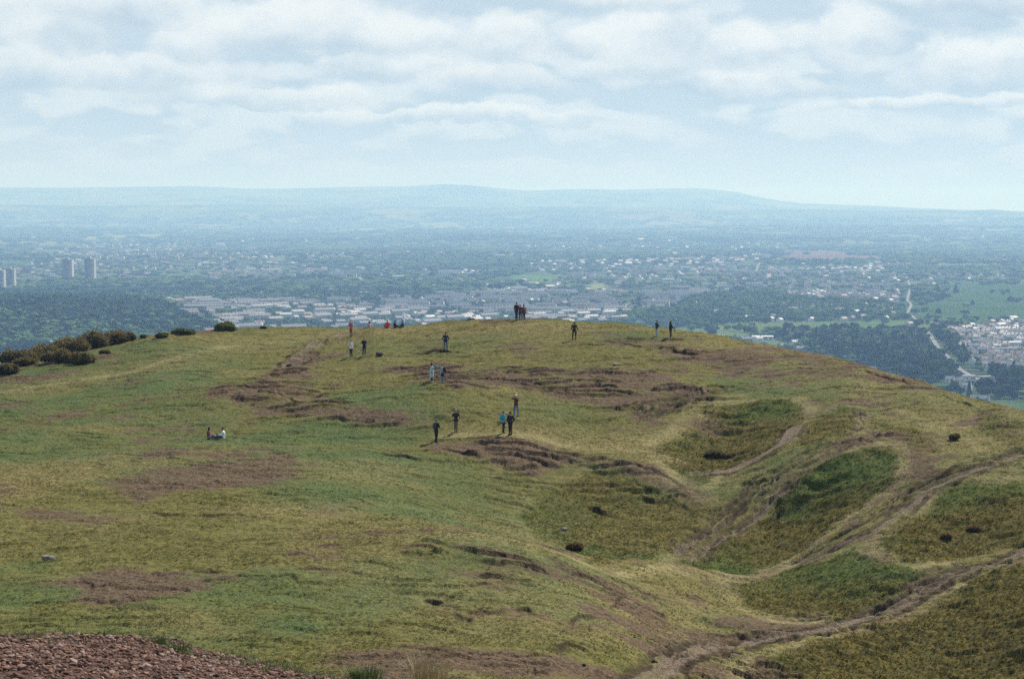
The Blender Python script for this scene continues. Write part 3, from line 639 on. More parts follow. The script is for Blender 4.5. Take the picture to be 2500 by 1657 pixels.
# ------------------------------------------------------------------ trees of the plain
def blobtree(seed, sub=1, flat=.8):
    V, Fc = ico(sub); r = np.random.default_rng(seed); V = V*(1+.28*r.normal(size=(len(V), 1)).clip(-1.6, 1.6))*(.5, .5, .46*flat)+(0, 0, .52*flat); V[:, 2] = np.maximum(V[:, 2], 0.02)
    return V, Fc
def leaf_mat(name, a, b_, c_):
    m_ = bpy.data.materials.new(name); m_.use_nodes = True; t = NT(m_.node_tree); b = t.n['Principled BSDF']; b.inputs['Roughness'].default_value = .9; b.inputs['Specular IOR Level'].default_value = .05
    h_ = t.node('ShaderNodeAttribute', attribute_name='hue').outputs['Fac']
    oi = t.node('ShaderNodeObjectInfo').outputs['Random']
    k_ = t.m('FRACT', t.m('ADD', h_, oi)); col = t.mix(t.ramp(k_, 0, .55, smooth=False), a, b_); col = t.mix(t.ramp(k_, .7, 1.0), col, c_)
    t.l.new(col, b.inputs['Base Color'])
    tl = t.node('ShaderNodeBsdfTranslucent'); t.l.new(col, tl.inputs[0]); ms = t.node('ShaderNodeMixShader'); ms.inputs[0].default_value = .42
    t.l.new(b.outputs[0], ms.inputs[1]); t.l.new(tl.outputs[0], ms.inputs[2]); t.l.new(ms.outputs[0], t.n['Material Output'].inputs['Surface']); return m_
M_leaf = leaf_mat('broadleaf', (.024, .040, .016), (.045, .075, .024), (.072, .110, .032))
M_dleaf = leaf_mat('dark_leaf', (.020, .028, .017), (.032, .042, .022), (.050, .052, .030))
M_bark = mat('bark', (.07, .055, .04), .95)
def dens_tree(x, y):
    wd = pmask(x, y, WOODw, 30); hs = pmask(x, y, HOUSEw, 40); fd = pmask(x, y, [(p, 1) for p, _ in FIELDSw], 8)
    base = .05+.78*sst(-.02, .16, fbm(x/520, y/760, 3, 500)); line = np.abs(fbm(x/260, y/330, 2, 510)) < .045
    d = np.maximum(np.maximum(base, wd), np.where(line, .85, 0)); d = np.where((hs > .3) & (wd < .5), .10+.55*sst(.05, .32, fbm(x/150, y/200, 3, 520))+.26*(polyd(x, y, HOUSEw[0][0], 60) < 0)+.20*(polyd(x, y, HOUSEw[2][0], 60) < 0), d)
    d = d*(1-.985*fd)
    for P, hw in ROADSw: d = np.where(lined(x, y, P, 60) < hw*.4+6, 0, d)
    return d, wd
cres = lambda u: np.interp(u, [c[0] for c in CREST], [c[1] for c in CREST])
TP = []
for y0, y1, sp, sz, hz in ((1700, 4600, 13, 13, 12), (4600, 9000, 26, 30, 14), (9000, 19000, 62, 75, 17)):
    ys = np.arange(y0, y1, sp); 
    for yv in ys:
        xs = np.arange(-.36*yv, .36*yv, sp); TP.append(np.stack([xs+RNG.uniform(-.5, .5, len(xs))*sp, yv+RNG.uniform(-.5, .5, len(xs))*sp, xs*0+sz, xs*0+hz], 1))
TP = np.concatenate(TP); dn, wdn = dens_tree(TP[:, 0], TP[:, 1]); s_ = RNG.random(len(TP)) < dn; TP = TP[s_]; wdn = wdn[s_]
tz = plain(TP[:, 0], TP[:, 1]); tu, tv = proj(TP[:, 0], TP[:, 1], tz+TP[:, 3]*.5)
vis = (tv < cres(tu)+45); TP = TP[vis]; tz = tz[vis]; tu = tu[vis]; tv = tv[vis]; wdn = wdn[vis]
inframe = (tu > 2) & (tu < 2498)
sc_t = RNG.uniform(.65, 1.35, len(TP)); hsc = RNG.uniform(.7, 1.3, len(TP)); hz0 = pmask(TP[:, 0], TP[:, 1], HOUSEw, 20)*(wdn < .5); hsc = hsc*(1-.42*(hz0 > .4)); sc_t = sc_t*(1-.25*(hz0 > .4))
print('trees', len(TP))
# the 300 that show largest, as trees of their own
key = np.where(inframe & (tv < cres(tu)-14), TP[:, 2]*sc_t/TP[:, 1], 0); key = np.where(TP[:, 1] < 4600, key*(1-.55*wdn*(tu < 600)), 0)
big = np.argsort(-key)[:290]; rest = np.setdiff1d(np.arange(len(TP)), big)
bt = [blobtree(k) for k in range(9)]
v_, f_, i_ = scatter(bt, np.stack([TP[rest, 0], TP[rest, 1], tz[rest]-.5], 1), np.stack([TP[rest, 2]*sc_t[rest], TP[rest, 2]*sc_t[rest], TP[rest, 3]*hsc[rest]], 1), RNG.uniform(0, 6.28, len(rest)))
darkz = np.clip(pmask(TP[rest, 0], TP[rest, 1], [WOODw[2]], 60)*.75+.25*(fbm(TP[rest, 0]/600, TP[rest, 1]/900, 3, 530)), 0, 1)
hu = np.clip(.40+.60*fbm(TP[rest, 0]/330, TP[rest, 1]/460, 4, 540, .65)+RNG.normal(size=len(rest))*.13-.45*darkz+.22*pmask(TP[rest, 0], TP[rest, 1], [WOODw[0]], 60), 0, .97)
m_all = leaf_mat('woodland_leaf', (.010, .018, .014), (.058, .112, .036), (.135, .225, .062)); 
for nd in m_all.node_tree.nodes:
    if nd.type == 'OBJECT_INFO': m_all.node_tree.links.remove(nd.outputs['Random'].links[0])
tag(mk('woodland', v_, f_, m_all, attrs={'hue': hu[i_]}), 'hazy mass of woods, hedges and garden trees spread over the far plain', 'woodland', kind='stuff')

def tree_mesh(seed, kind):
    r = np.random.default_rng(seed); Vs, Fs, mi = [], [], []; off = 0
    def add(V, Fc, m_):
        nonlocal off; Vs.append(V); Fs.append(Fc+off); mi.append(np.full(len(Fc), m_)); off += len(V)
    # tapered trunk with two limbs
    def tube(a, b, r0, r1):
        a, b = np.array(a), np.array(b); k = 6; an = np.arange(k)*2*np.pi/k; ring = np.stack([np.cos(an), np.sin(an), an*0], 1)
        V = np.concatenate([a+ring*r0, b+ring*r1]); Fc = []
        for i in range(k): j = (i+1) % k; Fc += [[i, j, k+j], [i, k+j, k+i]]
        add(V, np.array(Fc), 1)
    H = 1.0; tube((0, 0, -.05), (0, 0, .45), .035, .022); tube((0, 0, .35), (.16, .05, .62), .018, .008); tube((0, 0, .38), (-.14, .08, .66), .018, .008)
    if kind == 'conifer':
        for k in range(9):
            z = .12+.09*k; rad = .26*(1-k/9.5)
            for j in range(7):
                a = r.uniform(0, 6.28); V, Fc = ico(1); V = V*(1+.25*r.normal(size=(len(V), 1)))*(rad*.55, rad*.55, .06)+(math.cos(a)*rad*.6, math.sin(a)*rad*.6, z); add(V, Fc, 0)
    else:
        nl = 9 if kind == 'round' else 13; cen = []
        for k in range(nl):
            a = r.uniform(0, 6.28); rr = r.uniform(.12, .34); z = r.uniform(.32, .80); rr *= (1.15-abs(z-.5)); c_ = np.array((math.cos(a)*rr, math.sin(a)*rr, z)); R_ = r.uniform(.14, .22); cen.append((c_, R_))
            V, Fc = ico(2 if k < 5 else 1); V = V*(1+.17*r.normal(size=(len(V), 1)))*R_+c_; add(V, Fc, 0)
        for c_, R_ in cen:     # leaf sprays that break up the outline
            n_ = 30; d = r.normal(size=(n_, 3)); d /= np.linalg.norm(d, axis=1)[:, None]; p = c_+d*R_*r.uniform(.9, 1.25, (n_, 1)); q = r.normal(size=(n_, 3, 3))*.028
            add((p[:, None]+q).reshape(-1, 3), np.arange(n_*3).reshape(-1, 3), 0)
    V, Fc, mi_ = np.concatenate(Vs), np.concatenate(Fs), np.concatenate(mi)
    return V, Fc, mi_
PT = []
for k, kd in enumerate(['round', 'round', 'spread', 'spread', 'conifer', 'spread']):
    V, Fc, mi_ = tree_mesh(60+k, kd); h = RNG.random(len(V))*.25
    o = mk('broadleaf_tree' if kd != 'conifer' else 'conifer_tree', V, Fc, [M_leaf if kd != 'spread' or k != 5 else M_dleaf, M_bark], mi=mi_, attrs={'hue': h}); PT.append([o, kd, False])
def where_tree(u, v, y):
    near_ = v > cres(u)-26
    if u > 2290 and v > 800: return 'just over the far right hill edge' if near_ else 'among the far right houses'
    if 1860 < u <= 2290 and v > 806: return 'just over the right hill shoulder' if near_ else 'in the dark wood left of the straight road'
    if u < 300 and v > 700: return 'in the green wood behind the gorse thicket'
    if u < 640 and v > 700: return 'in the wood behind the lone rounded bush'
    if u > 2230: return 'along the edge of the wide green field'
    if 1600 < u and v > 715: return 'just over the crest right of the two walkers' if near_ else 'in the woodland behind the two right walkers'
    if v > 700: return 'behind the seated crest people' if u < 1100 else 'behind the crest group of three' if u < 1340 else 'behind the lone crest walker'
    return 'among the hazy streets in the middle plain'
PLACED = []
def settle_labels():
    """within each set of look-alikes the end ones are named by where they stand in it"""
    gr = {}
    for o, base, uu, vv in PLACED: gr.setdefault(base, []).append((uu, vv, o))
    for base, L in gr.items():
        if len(L) < 2: continue
        left, right = min(L, key=lambda t: t[0])[2], max(L, key=lambda t: t[0])[2]; left['label'] = 'leftmost '+base; right['label'] = 'rightmost '+base
        r_ = [t for t in L if t[2] not in (left, right)]
        if len(r_) >= 1: r_.sort(key=lambda t: -t[1]); r_[0][2]['label'] = 'nearest '+base if len(r_) > 1 else 'middle '+base
        if len(r_) >= 2: r_[-1][2]['label'] = 'farthest '+base
for q, i in enumerate(big):
    kd = RNG.choice([0, 1, 2, 3, 5, 5]) if RNG.random() > .12 else 4
    src = PT[kd]
    if not src[2]: o = src[0]; src[2] = True
    else: o = src[0].copy(); sc.collection.objects.link(o)
    wdt = TP[i, 2]*sc_t[i]*1.15; o.location = (TP[i, 0], TP[i, 1], tz[i]-.3); o.scale = (wdt, wdt, TP[i, 3]*hsc[i]*(1.15 if kd != 4 else 1.5)); o.rotation_euler = (0, 0, RNG.uniform(0, 6.28))
    wh = where_tree(tu[i], tv[i], TP[i, 1]); nm = {0: 'round-crowned green tree', 1: 'round-crowned green tree', 2: 'spreading green tree', 3: 'spreading green tree', 4: 'dark pointed conifer', 5: 'dark blue-green spreading tree'}[kd]
    nm = ('tall ' if hsc[i] > 1.1 else 'low ' if hsc[i] < .82 else '')+('broad ' if sc_t[i] > 1.22 else 'slim ' if sc_t[i] < .9 else '')+nm
    tag(o, nm+' '+wh, 'tree', nm+'s '+wh); PLACED.append((o, nm+' '+wh, tu[i], tv[i]))
for s_ in PT:
    if not s_[2]: bpy.data.objects.remove(s_[0])

# ------------------------------------------------------------------ houses of the plain
HM = [mat('render_white', (.80, .79, .76)), mat('render_cream', (.58, .53, .44)), mat('stone_grey', (.30, .28, .26)), mat('slate_roof', (.20, .205, .22), .58, .15, .4, .32), mat('pale_roof', (.26, .265, .28), .9, .1, .4, .08),
      mat('brown_roof', (.18, .12, .095), .65, .15, .4, .28), mat('window_glass', (.03, .035, .04), .15, spec=.5), mat('white_roof', (.78, .78, .78), .6)]
def house_mesh(L, Wd, H, rh, units, wall, roof, flat=False, storeys=2):
    V, Fc, mi = [], [], []
    def quad(a, b, c, d, m_): k = len(V); V.extend([a, b, c, d]); Fc.append([k, k+1, k+2]); Fc.append([k, k+2, k+3]); mi.extend([m_, m_])
    def box(x0, x1, y0, y1, z0, z1, m_):
        p = [(x0, y0), (x1, y0), (x1, y1), (x0, y1)]
        for i in range(4): a, b = p[i], p[(i+1) % 4]; quad((*a, z0), (*b, z0), (*b, z1), (*a, z1), m_)
        quad(*[(*c, z1) for c in p], m_)
    l, w_ = L/2, Wd/2
    p = [(-l, -w_), (l, -w_), (l, w_), (-l, w_)]
    for i in range(4): a, b = p[i], p[(i+1) % 4]; quad((*a, -3), (*b, -3), (*b, H), (*a, H), wall)
    if flat:
        box(-l-.25, l+.25, -w_-.25, w_+.25, H, H+.6, roof)
    else:
        e = .4
        quad((-l-e, -w_-e, H-.15), (l+e, -w_-e, H-.15), (l+e, 0, H+rh), (-l-e, 0, H+rh), roof); quad((l+e, w_+e, H-.15), (-l-e, w_+e, H-.15), (-l-e, 0, H+rh), (l+e, 0, H+rh), roof)
        for s_ in (-1, 1): k = len(V); V.extend([(s_*l, -w_, H), (s_*l, w_, H), (s_*l, 0, H+rh-.1)]); Fc.append([k, k+1, k+2] if s_ > 0 else [k+1, k, k+2]); mi.append(wall)
        for i in range(units): cx = -l+L*(i+.5)/units+L/units*.4; box(cx-.45, cx+.45, -.45, .45, H+rh-.9, H+rh+1.1, wall if wall != 0 else 2)
    for s_ in (-1, 1):
        yy = s_*(w_+.06)
        for st in range(storeys):
            z0 = 1.0+st*(H-.4)/storeys
            for i in range(units):
                for dx in (-.22, .22):
                    cx = -l+L*(i+.5+dx)/units; w2 = min(.9, L/units*.16)
                    if st == 0 and dx > 0 and s_ < 0: quad((cx-.5, yy, .1), (cx+.5, yy, .1), (cx+.5, yy, 2.1), (cx-.5, yy, 2.1), 6)
                    else:
                        q_ = [(cx-w2, yy, z0), (cx+w2, yy, z0), (cx+w2, yy, z0+1.3), (cx-w2, yy, z0+1.3)]
                        quad(*(q_ if s_ < 0 else q_[::-1]), 6)
    return np.array(V), np.array(Fc), np.array(mi)
HT = [(house_mesh(9, 8, 5, 2.6, 1, 0, 3), 'white detached house with slate roof', 0), (house_mesh(16, 8, 5.2, 2.8, 2, 1, 5), 'cream semi-detached pair with brown roof', 0), (house_mesh(11, 9, 3.2, 3, 1, 0, 5, storeys=1), 'white bungalow with brown roof', 0),
      (house_mesh(30, 9, 6, 3.4, 6, 2, 4), 'long grey terrace with pale roof', 1), (house_mesh(38, 10, 8.5, 3.4, 6, 1, 4, storeys=3), 'cream block of flats', 1), (house_mesh(24, 9, 6, 3, 4, 0, 3), 'white terrace with slate roof', 1),
      (house_mesh(17, 9, 5.5, 3, 2, 2, 4), 'grey stone pair of houses with pale roof', 0), (house_mesh(38, 16, 5, 1, 5, 0, 7, flat=True, storeys=1), 'low white flat-roofed building', 2)]
HP = []
for y0, y1, sp in ((1750, 4700, 22), (4700, 8000, 42), (8000, 13000, 80)):
    for yv in np.arange(y0, y1, sp):
        xs = np.arange(-.36*yv, .36*yv, sp*(1.25 if sp < 25 else 1.5)); HP.append(np.stack([xs+RNG.uniform(-.2, .2, len(xs))*sp, yv+RNG.uniform(-.25, .25, len(xs))*sp], 1))
HP = np.concatenate(HP); hd = pmask(HP[:, 0], HP[:, 1], HOUSEw, 20); hd = np.maximum(hd*(.55+.45*sst(-.35, .1, fbm(HP[:, 0]/170, HP[:, 1]/230, 3, 600))), .22*(HP[:, 1] < 12500)*sst(-.3, .3, fbm(HP[:, 0]/900, HP[:, 1]/1300, 3, 620)))
fd = pmask(HP[:, 0], HP[:, 1], [(p, 1) for p, _ in FIELDSw], 8); hd = hd*(1-fd)
wdh = pmask(HP[:, 0], HP[:, 1], WOODw[:1]+WOODw[3:5], 10); hd *= (1-.97*wdh)
for P, hw in ROADSw: hd = np.where(lined(HP[:, 0], HP[:, 1], P, 60) < hw+12, 0, hd)
s_ = RNG.random(len(HP)) < hd*np.where(polyd(HP[:, 0], HP[:, 1], HOUSEw[0][0], 50) < 0, .33, .85); HP = HP[s_]; hz_ = plain(HP[:, 0], HP[:, 1]); hu_, hv_ = proj(HP[:, 0], HP[:, 1], hz_+5); vis = hv_ < cres(hu_)+45; HP, hz_, hu_, hv_ = HP[vis], hz_[vis], hu_[vis], hv_[vis]
terr = (polyd(HP[:, 0], HP[:, 1], HOUSEw[0][0], 50) < 0) & (RNG.random(len(HP)) < .75)
typ = np.where(terr, RNG.choice([3, 5, 4, 5, 6, 0, 1], len(HP)), RNG.choice([0, 0, 1, 2, 6, 1, 7, 5], len(HP), p=[.26, .12, .22, .17, .13, .06, .01, .03]))
ang = fbm(HP[:, 0]/700, HP[:, 1]/700, 2, 610)*1.4+RNG.choice([0, 0, 0, math.pi/2], len(HP))*(~terr)+RNG.normal(size=len(HP))*.05; ang = np.where(terr, ang*.8, ang)
print('houses', len(HP))
hk = np.where((hu_ > 0) & (hu_ < 2500) & (hv_ < cres(hu_)-5), 1/HP[:, 1]*np.where(np.isin(typ, (3, 4, 5)), 2.2, 1), 0)
hb = np.argsort(-hk)[:295]; hset = set(hb.tolist())
def where_house(u, v):
    near_ = v > cres(u)-26
    if u > 2280 and v > 790: return 'at far right, near the hill' if v > 880 else 'deep in the far right suburb'
    if 1840 < u <= 2280 and v > 745: return 'in dark trees below the right shoulder'
    if u > 1780: return 'left of the straight road' if u < 2210 else 'right of the straight road'
    if v < 715: return 'in the hazy middle plain'
    w_ = 'behind the lone crest bush' if u < 640 else 'behind the left crest standers' if u < 890 else 'behind the seated crest people' if u < 1100 else 'behind the crest group of three' if u < 1340 else 'behind the lone crest walker' if u < 1540 else 'behind the two right walkers'
    return w_+(', near crest' if near_ else '')
used = {}
for i in hb:
    k = int(typ[i]); (V, Fc, mi_), nm, _ = HT[k]
    if k in used: o = used[k].copy(); sc.collection.objects.link(o)
    else: o = mk('terrace' if k in (3, 5) else 'block_of_flats' if k == 4 else 'bungalow' if k == 2 else 'house' if k != 7 else 'building', V, Fc, HM, mi=mi_); used[k] = o
    o.location = (HP[i, 0], HP[i, 1], hz_[i]); o.rotation_euler = (0, 0, ang[i]); wh = where_house(hu_[i], hv_[i]); tag(o, nm+' '+wh, 'house' if k not in (4, 7) else 'building', nm+' '+wh); PLACED.append((o, nm+' '+wh, hu_[i], hv_[i]))
settle_labels()
Vs, Fs, Ms = [], [], []; off = 0
for k, ((V, Fc, mi_), nm, _) in enumerate(HT):
    s_ = np.array([i for i in np.nonzero(typ == k)[0] if i not in hset], int)
    if not len(s_): continue
    grow = np.clip(HP[s_, 1]/5500, 1, 1.8)
    v_, f_, _i = scatter([(V, Fc)], np.stack([HP[s_, 0], HP[s_, 1], hz_[s_]], 1), grow, ang[s_]); Vs.append(v_); Fs.append(f_+off); Ms.append(np.tile(mi_, len(s_))); off += len(v_)
tag(mk('distant_housing', np.concatenate(Vs), np.concatenate(Fs), HM, mi=np.concatenate(Ms)), 'thousands of tiny pale houses of the city fading across the plain', 'housing', kind='stuff')

# ------------------------------------------------------------------ landmark buildings, each with its own parts
def boxmesh(name, dims, m_, parent, loc=(0, 0, 0)):
    bm = bmesh.new(); bmesh.ops.create_cube(bm, size=1); bmesh.ops.scale(bm, vec=dims, verts=bm.verts); bmesh.ops.translate(bm, vec=loc, verts=bm.verts)
    bmesh.ops.bevel(bm, geom=bm.edges[:], offset=min(dims)*.015, segments=1, affect='EDGES')
    me = bpy.data.meshes.new(name); bm.to_mesh(me); bm.free(); me.materials.append(m_); return link(bpy.data.objects.new(name, me), parent)
M_tow_s = mat('tower_shaded_panel', (.26, .27, .30), .8, .06, .2); M_tow_l = mat('tower_lit_panel', (.42, .41, .38), .8, .05, .2)  # front wall's shade and sunward side's light put into the two panel colours
def tower(u, vb, vt, wpx, label):
    x, y = groundpt(u, vb); z = float(plain(x, y)); H = (vb-vt)/FPX*y*1.02; Wd = wpx/FPX*y
    t_ = empty('tower_block', (x, y, z), -.12); tag(t_, label, 'tower block', 'high-rise flats on the plain at left')
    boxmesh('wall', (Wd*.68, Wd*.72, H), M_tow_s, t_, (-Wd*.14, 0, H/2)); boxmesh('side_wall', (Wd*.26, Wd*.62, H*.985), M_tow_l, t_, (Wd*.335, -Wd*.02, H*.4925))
    boxmesh('roof', (Wd*.3, Wd*.3, 4), M_tow_l, t_, (-Wd*.1, 0, H+2.02))
    wm_ = None
    for s_ in range(int(H/2.9)):
        for c_ in range(5):
            cx = -Wd*.42+Wd*.56*(c_+.5)/5; yy = -Wd*.36-.06; z0 = 1.3+s_*2.9
            if wm_ is None: wm_ = mk('window', [(-Wd*.035, 0, 0), (Wd*.035, 0, 0), (Wd*.035, 0, 1.4), (-Wd*.035, 0, 1.4)], [[0, 1, 2, 3]], HM[6], parent=t_); o_ = wm_
            else: o_ = wm_.copy(); link(o_, t_)
            o_.location = (cx, yy, z0)
for a in [(1, 714, 660, 26, 'tower block at the very left frame edge, left one of two'), (27, 706, 657, 24, 'tower block with a pale stripe just right of the tower at the frame edge'),
          (167, 686, 634, 26, 'tower block left one of the pair standing in the hazy trees inland'), (221, 688, 632, 26, 'tower block right one of the pair standing in the hazy trees inland')]: tower(*a)
M_shed = HM[7]
def landmark(name, cat, label, u, v, wpx, hm_, depth, wall, roof, rz=0., fl=True, floors=2):
    x, y = groundpt(u, v); z = float(plain(x, y)); Wd = wpx/FPX*y; t_ = empty(name, (x, y, z), rz); tag(t_, label, cat)
    boxmesh('wall', (Wd, depth, hm_+3), wall, t_, (0, 0, hm_/2-1.5))
    if fl: boxmesh('roof', (Wd+1, depth+1, .8), roof, t_, (0, 0, hm_+.403))
    else:
        e = .5; V = [(-Wd/2-e, -depth/2-e, hm_-.1), (Wd/2+e, -depth/2-e, hm_-.1), (Wd/2+e, 0, hm_+depth*.22), (-Wd/2-e, 0, hm_+depth*.22), (Wd/2+e, depth/2+e, hm_-.1), (-Wd/2-e, depth/2+e, hm_-.1)]
        mk('roof', V, [[0, 1, 2, 3], [3, 2, 4, 5]], roof, parent=t_)
    n_ = max(3, min(int(Wd/6), 16)); wm_ = None
    for f_ in range(floors):
        for i in range(n_):
            cx = -Wd/2+Wd*(i+.5)/n_; yy = -depth/2-.06; z0 = 1.2+f_*(hm_-.8)/floors; hw = Wd/n_*.3
            if wm_ is None: wm_ = mk('window', [(-hw, 0, 0), (hw, 0, 0), (hw, 0, 1.5), (-hw, 0, 1.5)], [[0, 1, 2, 3]], HM[6], parent=t_); o_ = wm_
            else: o_ = wm_.copy(); link(o_, t_)
            o_.location = (cx, yy, z0)
W0, C0, G0, SR, PR, BR = HM[0], HM[1], HM[2], HM[3], HM[4], HM[5]
for a in [('building', 'building', 'white modern building near the hill edge at far right, left one of two', 2357, 934, 46, 7, 16, W0, PR, -.1), ('building', 'building', 'white modern building near the hill edge at far right, right one of two', 2408, 936, 32, 7, 14, W0, PR, .05),
 ('building', 'building', 'long white-roofed building at the far right edge above the green playing field', 2465, 930, 40, 6, 14, C0, PR, .12), ('building', 'building', 'pale long building among houses high on the far right', 2450, 862, 60, 6, 14, W0, PR, .05),
 ('warehouse', 'warehouse', 'very long white shed far across the plain at upper right', 1875, 573, 110, 10, 60, W0, M_shed, .02), ('warehouse', 'warehouse', 'white shed band far across the plain right of the longest shed', 1990, 598, 60, 10, 50, W0, M_shed, 0),
 ('warehouse', 'warehouse', 'long pale shed in the middle plain above the group of three', 1385, 617, 56, 9, 40, W0, M_shed, .05), ('warehouse', 'warehouse', 'long low shed with two roofs in the left middle plain', 1100, 668, 60, 7, 35, W0, PR, -.1),
 ('warehouse', 'warehouse', 'thin pale shed just behind the long low shed in the left middle plain', 1130, 673, 45, 7, 30, W0, PR, -.12), ('warehouse', 'warehouse', 'small tan-roofed shed in the left middle plain', 972, 680, 26, 7, 25, C0, M_shed, 0),
 ('building', 'building', 'white slab of flats standing alone above the middle plain', 1280, 640, 9, 24, 14, W0, PR, .2, True, 7), ('building', 'building', 'white low building in dark trees above the two walkers at right', 1632, 688, 28, 7, 16, W0, M_shed, 0),
 ('building', 'building', 'pale flat building just over the hill edge right of the crest walkers', 1490, 783, 50, 6, 14, C0, PR, 0), ('building', 'building', 'pale gabled hall just over the crest left of the lone crest walker', 1330, 782, 60, 7, 16, C0, PR, .03, False),
 ('building', 'building', 'cream estate block right of the pair of tower blocks', 287, 637, 18, 16, 14, W0, PR, .2, True, 4), ('building', 'building', 'cream estate block between the tower pair tops', 240, 636, 12, 18, 14, W0, PR, .1, True, 4),
 ('building', 'building', 'tiny white church-like building over the left crest beside the red-jacketed sitter', 986, 790, 5, 17, 8, W0, SR, 0, False), ('building', 'building', 'long grey slate-roofed terrace behind the lone green bush', 480, 757, 60, 7, 12, G0, PR, .02, False),
 ('building', 'building', 'pale slab building right edge of the terraces on the left plain', 620, 742, 40, 8, 12, C0, PR, 0, False), ('building', 'building', 'white flat block just over the crest below the left plain terraces', 625, 800, 32, 6, 14, W0, M_shed, 0),
 ('warehouse', 'warehouse', 'white-roofed shed peeping over the hill edge at right', 1862, 830, 50, 5, 18, W0, M_shed, -.05), ('building', 'building', 'red-roofed school block in the left middle plain', 1055, 684, 22, 7, 20, C0, mat('red_roof', (.30, .08, .06)), 0),
 ('warehouse', 'warehouse', 'white shed far out in the centre of the plain under the hills', 1345, 568, 40, 9, 50, W0, M_shed, 0), ('warehouse', 'warehouse', 'white shed beyond the pale strip field left of centre', 940, 574, 60, 8, 50, W0, M_shed, 0)]: landmark(*a)
# ------------------------------------------------------------------ rocks, bushes and grass on the hill
def gz1(x, y): return float(hill(np.array([x]), np.array([y]))[0])
M_rockp = mat('pale_rock', (.21, .19, .17), .95, .3, 4); M_rockd = mat('dark_rock', (.075, .060, .052), .95, .4, 4)
def rock(u, v, wpx, hr, m_, label, seed, mound=False):
    x, y = hit(u, v); z = gz1(x, y); V, Fc = rockshape(3, seed, 12, hr); wd = wpx/FPX*y/2
    V = V*wd; V += (np.array([fbm(V[:, 0]*3/wd, V[:, 1]*3/wd+V[:, 2]*2/wd, 3, seed+k) for k in range(3)]).T)*wd*.10
    tag(mk('rock', V, Fc, m_, loc=(x, y+wd*.3, z+wd*hr*.35)), label, 'rock')
for a in [(115, 1362, 44, .5, M_rockp, 'pale boulder lying on the turf near the lower left', 1), (1380, 1296, 24, .6, M_rockp, 'small pale grey rock in the olive hollow above the brown tussock', 2), (1507, 890, 26, .4, M_rockp, 'low pale rock on brown ground below the lone crest walker', 3),
          (705, 896, 20, .7, M_rockd, 'dark rounded rock beside the dirt path at left', 4), (925, 871, 26, .6, M_rockd, 'dark rock just right of the two standing in white and black shirts', 5), (1045, 818, 10, .6, M_rockd, 'very small dark rock between the red sitters and the man in navy', 6),
          (1424, 1634, 14, .7, M_rockd, 'small dark stone on the brown soil at the bottom edge', 7), (1200, 784, 18, .35, M_rockd, 'dark stone at the right end of the rocky crest, by the group of three', 8), (1150, 783, 22, .3, M_rockd, 'low dark stone in the middle of the rocky crest left of the group of three', 9),
          (1128, 785, 12, .35, M_rockd, 'low dark stone at the left end of the rocky crest', 10), (1175, 782, 14, .3, M_rockd, 'low dark stone of the rocky crest, second from its right end', 11), (798, 834, 10, .5, M_rockd, 'tiny dark stone at the top of the dirt path', 12),
          (470, 1346, 10, .5, M_rockd, 'tiny dark stone on the grass above the lower left bare soil', 13)]: rock(*a)

